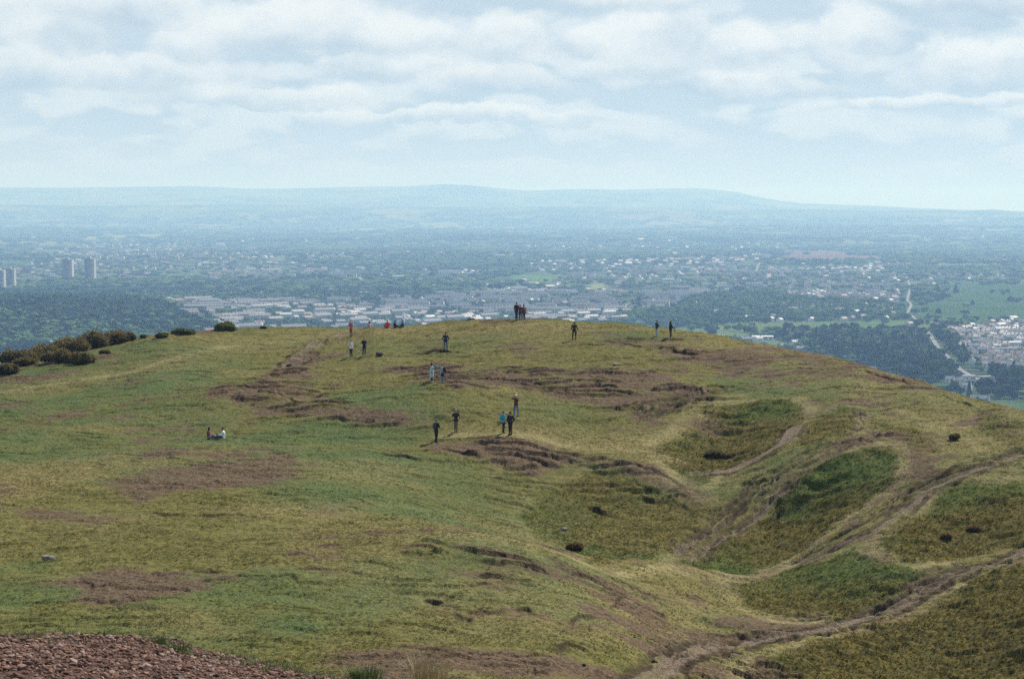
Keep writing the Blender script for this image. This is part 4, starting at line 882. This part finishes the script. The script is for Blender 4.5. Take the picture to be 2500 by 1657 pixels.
def bush_mat(name, a, b_, c_):
    return leaf_mat(name, a, b_, c_)
M_gorse = bush_mat('gorse', (.085, .085, .036), (.150, .125, .055), (.21, .135, .058)); M_gorseg = bush_mat('green_bush', (.070, .095, .034), (.125, .150, .052), (.12, .115, .045))
M_brown = bush_mat('brown_tussock', (.10, .065, .03), (.18, .115, .05), (.26, .19, .08))
for m_ in (M_gorse, M_gorseg, M_brown):
    for nd in m_.node_tree.nodes:
        if nd.type == 'MIX_SHADER': nd.inputs[0].default_value = .5
M_twig = mat('twig', (.05, .038, .03), .95)
def bush(u, v, wpx, hpx, m_, name, label, seed, group=None, f=None, cat='bush'):
    x, y = hit(u, v); z = gz1(x, y); r = np.random.default_rng(seed); a = wpx/FPX*y/2; h = hpx/FPX*y*.76; V, Fs, hue = [], [], []; off = 0
    nl = max(5, int(9*a/max(h, .3)))
    t_ = empty(name, (x, y, z)); tag(t_, label, cat, group)
    cen = []
    for k in range(nl):
        cx = r.uniform(-.82, .82)*a; cy = r.uniform(-.6, .6)*min(a, 2.2); top = h*(1-.55*(cx/a)**2)*r.uniform(.7, 1.02); R_ = min(top*.62, a*.6); cen.append((cx, cy, top-R_*.8, R_))
        v0, f0 = ico(2); v0 = v0*(1+.12*r.normal(size=(len(v0), 1)))*R_*.8+(cx, cy, max(top-R_*.8, 0)); V.append(v0); Fs.append(f0+off); off += len(v0); hue.append(np.full(len(v0), .30))
    per = int(260+a*120)
    for cx, cy, cz, R_ in cen:
        n_ = per; d = r.normal(size=(n_, 3)); d[:, 2] = np.abs(d[:, 2])*1.1-.35; d /= np.linalg.norm(d, axis=1)[:, None]; rad = R_*(.72+.42*r.random((n_, 1))**1.5)*(1+.2*fbm(d[:, 0]*3, d[:, 1]*3+d[:, 2]*2, 2, seed))[:, None]
        p = np.array((cx, cy, cz))+d*rad; p[:, 2] = np.maximum(p[:, 2], .02); q = r.normal(size=(n_, 3, 3))*(.035+.02*h); q[:, 2] += d*.10
        V.append((p[:, None]+q).reshape(-1, 3)); Fs.append(np.arange(n_*3).reshape(-1, 3)+off); off += n_*3; hh = np.clip(.35+.45*r.normal(size=n_)*.5+.35*fbm(p[:, 0]*1.4, p[:, 1]*1.4+p[:, 2], 2, seed+5), 0, .98); hue.append(np.repeat(hh, 3))
    o = mk('foliage', np.concatenate(V), np.concatenate(Fs), m_, attrs={'hue': np.concatenate(hue)}, parent=t_)
    # short woody stems at the base
    sv, sf, k = [], [], 0
    for j in range(7):
        bx, by = r.uniform(-.4, .4)*a, r.uniform(-.3, .3)*min(a, 1.5); tx, ty = bx+r.normal()*.2, by+r.normal()*.2; w_ = .03
        for i in range(3): an = i*2.094; sv.append((bx+math.cos(an)*w_, by+math.sin(an)*w_, -.15))
        for i in range(3): an = i*2.094; sv.append((tx+math.cos(an)*w_*.5, ty+math.sin(an)*w_*.5, h*.6))
        for i in range(3): i2_ = (i+1) % 3; sf += [[k+i, k+i2_, k+3+i2_], [k+i, k+3+i2_, k+3+i]]
        k += 6
    mk('stem', sv, sf, M_twig, parent=t_)
GG = 'gorse bushes along the left crest'
for a in [(40, 878, 110, 42, M_gorse, 'bush', 'dark gorse bush lowest and farthest left of the crest thicket'), (105, 866, 70, 46, M_gorse, 'bush', 'russet gorse bush second from the left in the crest thicket'), (175, 862, 95, 50, M_gorse, 'bush', 'broad dark gorse bush left of the middle of the crest thicket'),
          (235, 850, 90, 56, M_gorse, 'bush', 'tallest gorse bush in the middle of the crest thicket'), (283, 838, 66, 44, M_gorse, 'bush', 'rounded gorse bush at the upper right of the crest thicket'), (316, 826, 26, 24, M_gorse, 'bush', 'small russet gorse bush at the right end of the thicket'),
          (140, 888, 80, 44, M_gorse, 'bush', 'dark gorse bush in the front row of the thicket, left one'), (197, 890, 64, 38, M_gorse, 'bush', 'dark gorse bush in the front row of the thicket, right one'), (20, 915, 64, 32, M_gorse, 'bush', 'low gorse bush at the left picture edge below the thicket'),
          (60, 893, 50, 26, M_gorse, 'bush', 'low gorse filling between the left end and front row of the thicket')]: bush(*a, seed=int(a[0]), group=GG)
for a in [(551, 811, 50, 30, M_gorseg, 'bush', 'lone rounded dark green bush standing on the left crest'), (395, 826, 34, 14, M_gorseg, 'bush', 'low green bush on the crest left of the wide low bush'), (445, 817, 66, 18, M_gorseg, 'bush', 'wide low green bush on the crest left of the lone rounded bush'),
          (349, 826, 16, 10, M_gorseg, 'bush', 'tiny green bush on the crest just right of the gorse thicket'), (643, 805, 14, 8, M_gorseg, 'bush', 'tiny tuft on the crest right of the lone rounded bush'), (256, 864, 26, 11, M_gorse, 'bush', 'small dark scrub right of the gorse thicket on the grass'),
          (1405, 1343, 34, 30, M_brown, 'tussock', 'brown tussock in the olive hollow below the pale grey rock'), (1745, 1118, 60, 17, M_gorse, 'bush', 'dark wide scrub on the olive bank left of the gravel track'), (1790, 1125, 34, 14, M_gorse, 'bush', 'smaller dark scrub touching the wide scrub on the olive bank'),
          (2331, 1076, 22, 19, M_gorse, 'bush', 'dark little bush on the straw slope at upper right'), (2312, 1310, 24, 13, M_brown, 'bush', 'dark scrub on the olive bank at right, left one of two'), (2378, 1292, 28, 12, M_brown, 'bush', 'dark scrub on the olive bank at right, right one of two'),
          (590, 1618, 92, 24, M_gorse, 'bush', 'low dark brown bush just behind the broken stones at lower left')]: bush(*a, seed=int(a[0])+1)

# grass: near clumps (things) and turf cover (stuff)
def blade_mat(name, a, b_):
    m_ = bpy.data.materials.new(name); m_.use_nodes = True; t = NT(m_.node_tree); b = t.n['Principled BSDF']; b.inputs['Roughness'].default_value = .8; b.inputs['Specular IOR Level'].default_value = .1
    h_ = t.node('ShaderNodeAttribute', attribute_name='hue').outputs['Fac']; t.l.new(t.mix(h_, a, b_), b.inputs['Base Color']); return m_
def blades(n, rad, h, lean, seed, wd=.004):
    r = np.random.default_rng(seed); V, Fc, hu_ = [], [], []; k = 0
    for i in range(n):
        a = r.uniform(0, 6.28); rr = rad*math.sqrt(r.random()); x0, y0 = math.cos(a)*rr, math.sin(a)*rr; hh = h*r.uniform(.55, 1.05); dx, dy = math.cos(a)*lean*hh*r.uniform(.2, 1.3)+r.normal()*.02, math.sin(a)*lean*hh*r.uniform(.2, 1.3)+r.normal()*.02
        c, s_ = math.cos(a+1.57)*wd, math.sin(a+1.57)*wd
        p1 = (x0+dx*.4, y0+dy*.4, hh*.6); p2 = (x0+dx, y0+dy, hh)
        V += [(x0-c, y0-s_, -.03), (x0+c, y0+s_, -.03), (p1[0]-c*.8, p1[1]-s_*.8, p1[2]), (p1[0]+c*.8, p1[1]+s_*.8, p1[2]), p2]
        Fc += [[k, k+1, k+3], [k, k+3, k+2], [k+2, k+3, k+4]]; hu_ += [r.random()]*5; k += 5
    return V, Fc, hu_
M_straw = blade_mat('dry_straw', (.30, .24, .12), (.50, .43, .26)); M_bl = blade_mat('green_blade', (.085, .14, .045), (.22, .27, .10))
def clump(u, y, n, rad, h, lean, m_, name, label, seed):
    x = (u-1250)/FPX*y; V, Fc, hh = blades(n, rad, h, lean, seed); tag(mk(name, V, Fc, m_, attrs={'hue': hh}, loc=(x, y, float(near_all(np.array([x]), np.array([y]))[0]))), label, 'grass')
clump(1030, 20.6, 130, .10, .42, .45, M_straw, 'dry_grass_tuft', 'tall dry straw-coloured grass tuft at the bottom edge', 3)
clump(1065, 20.9, 90, .09, .36, .40, M_straw, 'dry_grass_tuft', 'shorter dry grass tuft leaning right of the tall straw tuft', 4)
for i, (u, rad, h, lb) in enumerate([(375, .13, .085, 'green grass clump on the edge of the broken stones, left one'), (425, .15, .085, 'green grass clump on the edge of the broken stones, right one'), (900, .14, .17, 'green grass clump at the bottom edge right of the broken stones'), (240, .10, .06, 'small pale grass wisp near the top of the broken stones'),
                                 (862, .08, .13, 'thin green grass clump touching the stones at the bottom edge')]):
    clump(u, 20.6, 160, rad, h, .5, M_bl, 'grass_clump', lb, 20+i)
# thin grass fringe growing between the stones along the edge of the near slope
nb = 900; bx = RNG.uniform(-4.9, -.9, nb); bx = bx[np.sin(bx*2.3)+RNG.normal(size=nb)*.8 > .1]; by = 20.9+RNG.normal(size=len(bx))*.55; FV, FF, FH, k0 = [], [], [], 0
for i in range(len(bx)):
    V, Fc, hh = blades(9, .05, RNG.uniform(.03, .075), .6, 900+i, .003); V = np.array(V)+(bx[i], by[i], float(near_all(bx[i:i+1], by[i:i+1])[0])); FV.append(V); FF.append(np.array(Fc)+k0); FH += hh; k0 += len(V)
tag(mk('edge_grass', np.concatenate(FV), np.concatenate(FF), blade_mat('fringe_blade', (.10, .14, .05), (.30, .30, .15)), attrs={'hue': np.array(FH)}), 'thin pale grass growing along the edge of the broken stones', 'grass', kind='stuff')
# turf: many small tufts over the hillside, one uncountable cover
nt = 330000
yy = RNG.uniform(88**.5, 235**.5, nt)**2; aa = RNG.uniform(-.262, .262, nt); xx = aa*yy
Zt, so_, ba_, lu_, st_, tr_, pa_, dk_ = hill(xx, yy, True)
den = np.clip(.55*fbm(xx/1.6, yy/1.1, 3, 700)+.35+.55*ba_+.15*st_-.55*so_-1.3*tr_-.9*dk_-.25*pa_-.25*lu_*(1-ba_), 0, 1); k_ = RNG.random(nt) < den
xx, yy, Zt, so_, ba_, lu_, st_, pa_ = [q_[k_] for q_ in (xx, yy, Zt, so_, ba_, lu_, st_, pa_)]; nt = len(xx); print('tufts', nt)
def tuft(seed):
    r = np.random.default_rng(seed); V, Fc = [], []
    for i in range(7):
        a = r.uniform(0, 6.28); b0 = np.array((math.cos(a), math.sin(a), 0))*r.uniform(.1, .5); s_ = np.array((-math.sin(a), math.cos(a), 0))*.2; tp = b0+np.array((math.cos(a), math.sin(a), 0))*r.uniform(.2, .8)+np.array((0, 0, r.uniform(.6, 1.2)))
        k = len(V); V += [b0-s_-(0, 0, .2), b0+s_-(0, 0, .2), tp]; Fc.append([k, k+1, k+2])
    return np.array(V), np.array(Fc)
sc_ = np.stack([(.065+.075*RNG.random(nt)), (.065+.075*RNG.random(nt)), (.03+.035*RNG.random(nt)+.045*ba_*RNG.random(nt)+.02*st_)], 1)
v_, f_, i_ = scatter([tuft(k) for k in range(6)], np.stack([xx, yy, Zt], 1), sc_, RNG.uniform(0, 6.28, nt))
base = np.array((.140, .130, .048))[None]*np.ones((nt, 1)); mixc = lambda b0, c_, w_: b0*(1-w_[:, None])+np.array(c_)[None]*w_[:, None]
base = mixc(base, (.070, .105, .032), np.clip(lu_*.95, 0, 1)); base = mixc(base, (.230, .195, .092), np.clip(st_*.85, 0, 1)); base = mixc(base, (.095, .082, .023), ba_*.92); base = mixc(base, (.085, .130, .034), np.clip(ba_*lu_, 0, 1)); base = mixc(base, (.16, .125, .075), np.clip(so_*.6, 0, 1))
base = mixc(base, (.27, .24, .12), pa_*.85); base *= RNG.uniform(.74, 1.12, (nt, 1)); colv = np.concatenate([base, np.ones((nt, 1))], 1)[i_]
m_t = bpy.data.materials.new('turf_blades'); m_t.use_nodes = True; t = NT(m_t.node_tree); b = t.n['Principled BSDF']; b.inputs['Roughness'].default_value = .9; b.inputs['Specular IOR Level'].default_value = .05
tn = t.node('ShaderNodeAttribute', attribute_name='tint').outputs['Color']; t.l.new(tn, b.inputs['Base Color'])
tl = t.node('ShaderNodeBsdfTranslucent'); t.l.new(t.mix(1.0, tn, (1.15, 1.15, .8), 'MULTIPLY'), tl.inputs[0]); ms = t.node('ShaderNodeMixShader'); ms.inputs[0].default_value = .5
t.l.new(b.outputs[0], ms.inputs[1]); t.l.new(tl.outputs[0], ms.inputs[2]); t.l.new(ms.outputs[0], t.n['Material Output'].inputs['Surface'])
tag(mk('turf_grass', v_, f_, m_t, attrs={'tint': colv}), 'short rough grass tufts covering the hillside', 'grass', kind='stuff')

# ------------------------------------------------------------------ people
def cap(bm, a, b, r0, r1, seg=10, sx=1.0):
    """tapered limb between two joints with rounded ends"""
    a, b = Vector(a), Vector(b); d = b-a; L = d.length
    q = d.to_track_quat('Z', 'Y').to_matrix().to_4x4() if L > 1e-6 else Matrix.Identity(4)
    if L > 1e-6: bmesh.ops.create_cone(bm, segments=seg, cap_ends=True, radius1=r0, radius2=r1, depth=L, matrix=Matrix.Translation((a+b)/2) @ q)
    for p, r in ((a, r0), (b, r1)): bmesh.ops.create_icosphere(bm, subdivisions=2, radius=r, matrix=Matrix.Translation(p))
def ell(bm, c, r, rot=None):
    M_ = Matrix.Translation(Vector(c)) @ ((rot or Matrix.Identity(3)).to_4x4()) @ Matrix.Diagonal((*r, 1)); bmesh.ops.create_icosphere(bm, subdivisions=3, radius=1, matrix=M_)
def fuse(name, bm, m_, parent, vox=.012, sm=2):
    """union the shapes into one continuous surface"""
    me = bpy.data.meshes.new(name); bm.to_mesh(me); bm.free(); o = bpy.data.objects.new(name, me); link(o)
    rm = o.modifiers.new('r', 'REMESH'); rm.mode = 'VOXEL'; rm.voxel_size = vox; s_ = o.modifiers.new('s', 'SMOOTH'); s_.iterations = sm; s_.factor = .5
    dg = bpy.context.evaluated_depsgraph_get(); dg.update(); m2 = bpy.data.meshes.new_from_object(o.evaluated_get(dg)); o.modifiers.clear(); o.data = m2; m2.name = name; bpy.data.meshes.remove(me)
    m2.materials.clear(); m2.materials.append(m_)
    m2.polygons.foreach_set('use_smooth', np.ones(len(m2.polygons), bool)); o.parent = parent; return o
_mc = {}
def cm(col, nm='cloth'):
    if (nm, col) not in _mc: _mc[(nm, col)] = mat(nm, col, .85, .12, 12)
    return _mc[(nm, col)]
SKIN = (.42, .25, .17); HAIRD = (.02, .015, .012); HAIRL = (.30, .22, .14)
def person(u, v, label, h=1.74, rz=0., pose='stand', top=(.1, .1, .1), legs=(.03, .03, .04), shoes=(.03, .03, .03), hair=HAIRD, sleeves=True, skirt=None, hat=None, pack=None, bag=None, longhair=False, group=None, gap=.10, armL=None, armR=None, waist=None, shorts=False, skin=SKIN):
    x, y = hit(u, v); z = gz1(x, y)
    t_ = empty('person', (x, y, z-.01), rz); t_.scale = (h/1.75,)*3; tag(t_, label, 'person', group)
    V3 = Vector
    if pose == 'sit':
        hip, ch, nk, hd = V3((0, 0, .13)), V3((0, -.02, .42)), V3((0, .02, .60)), V3((0, .06, .75))
        kn = [V3((-.20, .38, .22)), V3((.22, .40, .26))]; an = [V3((-.05, .62, .07)), V3((.12, .74, .07))]; hj = [V3((-.10, .04, .12)), V3((.10, .04, .12))]
        sh = [V3((-.18, 0, .53)), V3((.18, 0, .53))]; elb = [V3((-.27, .12, .30)), V3((.25, .16, .32))]; ha = [V3((-.14, .34, .26)), V3((.16, .38, .30))]
    else:
        hip, ch, nk, hd = V3((0, 0, .93)), V3((0, .0, 1.27)), V3((0, .01, 1.47)), V3((0, .03, 1.635))
        hj = [V3((-.09, 0, .91)), V3((.09, 0, .91))]
        kn = [V3((-gap, .03, .49)), V3((gap, .0, .49))]; an = [V3((-gap*1.05, 0, .08)), V3((gap*1.05, -.02, .08))]
        if pose == 'walk': kn = [V3((-.09, .13, .50)), V3((.09, -.04, .50))]; an = [V3((-.09, .20, .08)), V3((.09, -.28, .12))]
        sh = [V3((-.19, 0, 1.41)), V3((.19, 0, 1.41))]
        elb = [V3((-.26, -.02, 1.13)), V3((.26, -.02, 1.13))]; ha = [V3((-.25, .08, .89)), V3((.25, .08, .89))]
    if armL: elb[0], ha[0] = map(V3, armL)
    if armR: elb[1], ha[1] = map(V3, armR)
    bm = bmesh.new()
    ell(bm, hip, (.155, .105, .13)); cap(bm, hip, ch, .12, .13); ell(bm, ch, (.165, .11, .19)); cap(bm, sh[0], sh[1], .06, .06); cap(bm, ch+V3((0, 0, .12)), nk, .07, .055); cap(bm, nk, hd, .052, .05)
    ell(bm, hd, (.073, .092, .112)); ell(bm, hd+V3((0, .05, -.055)), (.05, .05, .05)); cap(bm, hd+V3((0, .088, .012)), hd+V3((0, .104, -.018)), .010, .014, 6)
    for s_ in (-1, 1): ell(bm, hd+V3((s_*.076, -.005, -.01)), (.014, .022, .032)); ell(bm, hd+V3((s_*.03, .082, .018)), (.016, .012, .010))
    ell(bm, hd+V3((0, .092, -.052)), (.024, .010, .008))
    for i in (0, 1):
        cap(bm, hj[i], kn[i], .085, .055); cap(bm, kn[i], an[i], .052, .036); cap(bm, sh[i], elb[i], .052, .038); cap(bm, elb[i], ha[i], .037, .024)
        d = (ha[i]-elb[i]).normalized(); sd_ = d.cross(V3((0, 1, .2))); sd_ = (sd_.normalized() if sd_.length > .1 else V3((1, 0, 0))); nr = d.cross(sd_).normalized(); s_ = (-1, 1)[i]
        c_ = ha[i]+d*.05; cap(bm, ha[i], c_, .025, .032)
        for k, (o_, fl) in enumerate(((-.032, .060), (-.011, .075), (.011, .070), (.032, .055))):
            b0 = c_+d*.03+sd_*o_; m0 = b0+d*fl*.55+nr*.006; e0 = m0+d*fl*.45+nr*.022*(1+.2*k); cap(bm, b0, m0, .0105, .010, 6); cap(bm, m0, e0, .010, .0085, 6)
        th = ha[i]+d*.02; cap(bm, th, th-sd_*.045*s_+d*.035+nr*.01, .013, .011, 6); cap(bm, th-sd_*.045*s_+d*.035+nr*.01, th-sd_*.05*s_+d*.068+nr*.015, .011, .009, 6)
        fd_ = V3((0, .17, -.035)) if pose != 'sit' else V3((0, .12, .09)); cap(bm, an[i], an[i]+fd_*.75, .035, .03)
    fuse('body', bm, mat('skin', skin, .6, .08, 20, .4) if 0 else cm(skin, 'skin'), t_, .011, 2)
    bm = bmesh.new(); up = V3((0, 0, .03))
    ell(bm, ch, (.185, .13, .205)); cap(bm, hip+V3((0, 0, .02)), ch, .150, .15); bmesh.ops.create_cone(bm, segments=16, cap_ends=True, radius1=.190, radius2=.165, depth=.20, matrix=Matrix.Translation(hip+V3((0, 0, .03)))@Matrix.Diagonal((1, .76, 1, 1))); cap(bm, sh[0], sh[1], .075, .075); cap(bm, ch+V3((0, 0, .14)), nk+V3((0, 0, -.03)), .08, .065)
    for i in (0, 1):
        cap(bm, sh[i], elb[i] if sleeves else sh[i].lerp(elb[i], .6), .068, .052)
        if sleeves: cap(bm, elb[i], elb[i].lerp(ha[i], .9), .050, .036)
    shirt = fuse('shirt', bm, cm(top), t_, .014, 2)
    bm = bmesh.new(); ell(bm, hip, (.170, .122, .12))
    for i in (0, 1):
        cap(bm, hj[i], kn[i], .098, .072)
        if not shorts: cap(bm, kn[i], kn[i].lerp(an[i], .95), .070, .052)
    fuse('trousers', bm, cm(legs), t_, .014, 2)
    if skirt:
        bm = bmesh.new(); cap(bm, hip+V3((0, 0, .05)), hip-V3((0, 0, .38)), .165, .20, 14); fuse('skirt', bm, cm(skirt), t_, .016, 2)
    if waist:
        bm = bmesh.new(); bmesh.ops.create_cone(bm, segments=16, cap_ends=True, radius1=.205, radius2=.175, depth=.34, matrix=Matrix.Translation(hip-V3((0, .02, .10)))@Matrix.Diagonal((1, .75, 1, 1))); ell(bm, hip+V3((0, .13, .02)), (.05, .04, .04)); fuse('tied_jacket', bm, cm(waist), t_, .016, 1)
    for i in (0, 1):
        bm = bmesh.new(); fd_ = V3((0, .17, 0)) if pose != 'sit' else V3((0, .10, .12)); p = an[i]+V3((0, -.03, -.035)); cap(bm, p, p+fd_, .045, .040); ell(bm, an[i], (.05, .06, .055)); fuse('shoe', bm, cm(shoes, 'shoe_leather'), t_, .014, 1)
    bm = bmesh.new(); ell(bm, hd+V3((0, -.018, .028)), (.084, .096, .104))
    if longhair: cap(bm, hd+V3((0, -.06, .0)), hd+V3((0, -.09, -.26)), .075, .045); [cap(bm, hd+V3((s_*.06, -.03, .02)), hd+V3((s_*.075, -.02, -.20)), .035, .025) for s_ in (-1, 1)]
    hr_ = fuse('hair', bm, cm(hair, 'hair'), t_, .014, 1)
    # clear the face: hair sits behind a plane through the ears and above the brow
    me = hr_.data
    bmh = bmesh.new(); bmh.from_mesh(me)
    for vv in bmh.verts:
        lim = hd.y+.045 if vv.co.z > hd.z+.055 else hd.y+.012
        if vv.co.y > lim and vv.co.z < hd.z+.085: vv.co.y = lim
    bmh.to_mesh(me); bmh.free()
    if hat:
        bm = bmesh.new(); ell(bm, hd+V3((0, -.005, .062)), (.098, .112, .075)); ell(bm, hd+V3((0, .10, .055)), (.075, .075, .014)); fuse('hat', bm, cm(hat), t_, .014, 1)
    if pack:
        bm = bmesh.new(); M_ = Matrix.Translation(ch+V3((0, -.20, -.02)))
        bmesh.ops.create_cube(bm, size=1, matrix=M_@Matrix.Diagonal((.30, .18, .46, 1))); bmesh.ops.bevel(bm, geom=bm.edges[:], offset=.06, segments=3, affect='EDGES'); ell(bm, ch+V3((0, -.29, -.08)), (.11, .06, .13)); p_ = fuse('backpack', bm, cm(pack), t_, .016, 2)
        for s_ in (-1, 1):
            bm = bmesh.new(); pts_ = [ch+V3((s_*.10, -.14, .19)), ch+V3((s_*.11, .0, .235)), ch+V3((s_*.12, .135, .10)), ch+V3((s_*.14, .10, -.12)), ch+V3((s_*.15, -.12, -.18))]
            for a_, b_ in zip(pts_, pts_[1:]): cap(bm, a_, b_, .018, .018, 6)
            fuse('strap', bm, cm(pack), p_, .010, 1)
    if bag:
        bm = bmesh.new(); c_ = ha[1]+V3((.03, 0, -.20)) if bag[1] == 'hand' else ch+V3((.24, -.02, -.28)); ell(bm, c_, (.07, .13, .15)); cap(bm, c_+V3((0, .05, .12)), ha[1] if bag[1] == 'hand' else ch+V3((-.10, .0, .20)), .012, .012, 6); fuse('bag', bm, cm(bag[0]), t_, .012, 1)
    return t_
BL = (.028, .026, .032); NV = (.035, .045, .085); JN = (.14, .19, .28); LJ = (.33, .40, .50); KH = (.20, .15, .095); WH = (.72, .74, .76)
phone = dict(armL=((-.24, .10, 1.14), (-.07, .30, 1.36)), armR=((.24, .10, 1.14), (.07, .30, 1.36)))
folded = dict(armL=((-.27, .03, 1.12), (.04, .20, 1.14)), armR=((.27, .03, 1.12), (-.04, .22, 1.10)))
pocket = dict(armL=((-.31, -.06, 1.13), (-.19, .06, .94)), armR=((.31, -.06, 1.13), (.19, .06, .94)))
person(857, 823, 'person in a pinkish red top and khaki trousers standing on the left crest', rz=2.6, top=(.50, .14, .13), legs=KH, hair=HAIRL, **phone)
person(857, 876, 'person in a white shirt and black wide trousers left of the black T-shirt', rz=2.9, top=WH, legs=(.035, .03, .035), gap=.09, **phone)
person(889, 874, 'person in a black T-shirt and navy trousers with a white bag at the side', h=1.78, rz=3.6, top=(.025, .02, .022), legs=NV, shoes=(.35, .33, .40), sleeves=False, bag=(WH, 'side'))
person(1088, 856, 'person in a navy jacket and blue jeans standing alone on green turf', h=1.78, rz=.2, top=(.035, .04, .07), legs=(.10, .13, .19), gap=.13, **pocket)
person(1054, 932, 'long-haired person in a pale turquoise dress, holding up a teal jacket', h=1.66, rz=-1.5, top=(.42, .60, .62), legs=(.03, .02, .025), shoes=(.7, .68, .66), skirt=(.45, .62, .62), longhair=True, sleeves=False, armR=((.20, .16, 1.26), (.12, .40, 1.30)), armL=((-.24, .16, 1.24), (-.06, .32, 1.46)))
person(1080, 933, 'person in a grey-blue top with dark backpack and dark jacket round the waist', h=1.76, rz=1.1, top=(.38, .45, .52), legs=(.16, .22, .33), shoes=(.20, .22, .30), hair=HAIRL, pack=(.03, .03, .035), waist=(.03, .028, .035))
person(1113, 1060, 'fair-haired person in a black T-shirt with a yellow-green collar and khaki trousers', h=1.80, rz=.15, pose='stand', top=(.028, .03, .026), legs=(.15, .12, .085), hair=(.38, .34, .26), sleeves=False, gap=.07, shoes=(.05, .045, .04), **pocket)
person(1065, 1083, 'person all in black with a small grey backpack, walking towards the crest', h=1.80, rz=-.7, pose='stand', top=(.022, .022, .024), legs=(.02, .02, .022), pack=(.06, .07, .08), hair=(.20, .17, .13), gap=.06, **phone)
person(1229, 1061, 'person with a bright teal backpack and dark trousers beside a friend in black', h=1.72, rz=-1.0, top=(.16, .42, .50), legs=(.025, .03, .045), pack=(.05, .38, .50), hair=(.12, .09, .07), gap=.07, armL=((-.22, .14, 1.16), (-.05, .30, 1.12)))
person(1246, 1066, 'person in a dark purple-black jacket and trousers, right of the teal backpack', h=1.82, rz=.5, top=(.030, .022, .034), legs=(.028, .018, .022), gap=.07, **pocket)
person(1260, 1019, 'person in a white cap, dark red shirt and blue jeans with elbows raised', h=1.74, rz=2.9, top=(.11, .035, .035), legs=JN, hat=(.75, .74, .72), gap=.16, shoes=(.08, .08, .10), sleeves=False, armR=((.46, .02, 1.36), (.14, .22, 1.55)), armL=((-.34, .10, 1.28), (-.08, .26, 1.52)))
person(1261, 783, 'tall dark-clad person at the left of the group of three on the crest', h=1.80, rz=-.4, top=(.030, .020, .020), legs=(.035, .022, .020), gap=.07)
person(1270, 784, 'person in pale cap and dark red top, middle of the crest group of three', h=1.68, rz=.2, top=(.11, .04, .04), legs=(.06, .025, .025), hat=(.48, .36, .36), gap=.10)
person(1279, 783, 'person in a brownish red top, right one of the crest group of three', h=1.70, rz=.7, top=(.17, .08, .07), legs=(.07, .035, .035), shoes=(.45, .42, .42), gap=.10, bag=((.45, .36, .34), 'side'))
person(1402, 829, 'person in plain dark olive clothes with feet apart, alone near the crest', h=1.76, rz=.1, top=(.035, .030, .020), legs=(.028, .020, .018), gap=.14, shoes=(.10, .07, .06), bag=((.28, .14, .14), 'hand'), **pocket)
person(1603, 823, 'person in black jacket and pale blue jeans, left of the two right walkers', h=1.60, rz=-1.1, top=(.035, .028, .032), legs=LJ, shoes=(.4, .42, .48), hair=(.10, .06, .05), armR=((.20, .12, 1.12), (.10, .32, 1.10)), armL=((-.22, .10, 1.12), (-.06, .30, 1.08)))
person(1637, 827, 'person in dark top and khaki trousers, right one of the two right walkers', h=1.82, rz=-1.3, top=(.035, .025, .025), legs=(.10, .075, .05), shoes=(.03, .03, .03), longhair=True, hair=(.07, .035, .03), armR=((.22, .14, 1.14), (.12, .36, 1.06)), armL=((-.22, .12, 1.14), (-.05, .34, 1.10)), bag=((.42, .34, .30), 'hand'))
person(510, 1081, 'seated person in a rust-brown top and blue jeans facing a friend in white', h=1.75, rz=-1.57, pose='sit', top=(.22, .07, .035), legs=(.24, .26, .42), shoes=(.65, .62, .60), longhair=True, hair=(.035, .015, .01), sleeves=False)
person(545, 1081, 'seated person in a white shirt and dark navy trousers facing a friend in rust-brown', h=1.78, rz=1.57, pose='sit', top=(.76, .80, .80), legs=(.045, .04, .10), shoes=(.04, .035, .05))
person(902, 803, 'seated person in a pale pink top with dark hair on the left crest', h=1.7, rz=1.2, pose='sit', top=(.60, .36, .36), legs=(.5, .5, .52), longhair=True)
person(946, 803, 'seated person in a red hooded jacket on the crest beside a person in black', h=1.78, rz=.3, pose='sit', top=(.52, .06, .05), legs=(.08, .03, .03), hair=(.40, .06, .05))
person(964, 802, 'seated person in dark clothes just right of the red jacket on the crest', h=1.62, rz=-1.4, pose='sit', top=(.05, .025, .03), legs=(.04, .03, .05))
person(983, 800, 'small seated person in dark blue at the right end of the crest sitters', h=1.6, rz=1.3, pose='sit', top=(.04, .06, .12), legs=(.05, .05, .07))
# the teal jacket held out, as a thing of its own
x, y = hit(1054, 932); z = gz1(x, y)
bm = bmesh.new(); ell(bm, (.30, 0, 1.30), (.20, .07, .11)); ell(bm, (.40, 0, 1.20), (.10, .06, .12)); o = fuse('jacket', bm, cm((.05, .33, .42)), None, .014, 2); o.location = (x+.05, y-.02, z-.02); tag(o, 'bright teal jacket held out to the right by the person in turquoise', 'jacket')

# ------------------------------------------------------------------ haze: one closed box of even air
bm = bmesh.new(); bmesh.ops.create_cube(bm, size=1, matrix=Matrix.Translation((0, 16500, 65))@Matrix.Diagonal((84000, 37500, 590, 1)))
me = bpy.data.meshes.new('haze'); bm.to_mesh(me); bm.free(); hz = link(bpy.data.objects.new('haze', me)); tag(hz, 'pale blue summer haze over the whole view', 'haze', kind='stuff')
mh = bpy.data.materials.new('haze_air'); mh.use_nodes = True; t = NT(mh.node_tree); t.n.clear(); ou = t.node('ShaderNodeOutputMaterial'); pv = t.node('ShaderNodeVolumePrincipled')
pv.inputs['Density'].default_value = 1.0e-4; pv.inputs['Color'].default_value = (.36, .60, 1.0, 1); pv.inputs['Absorption Color'].default_value = (.70, .82, .93, 1); pv.inputs['Anisotropy'].default_value = 0.15
t.l.new(pv.outputs[0], ou.inputs['Volume']); me.materials.append(mh)
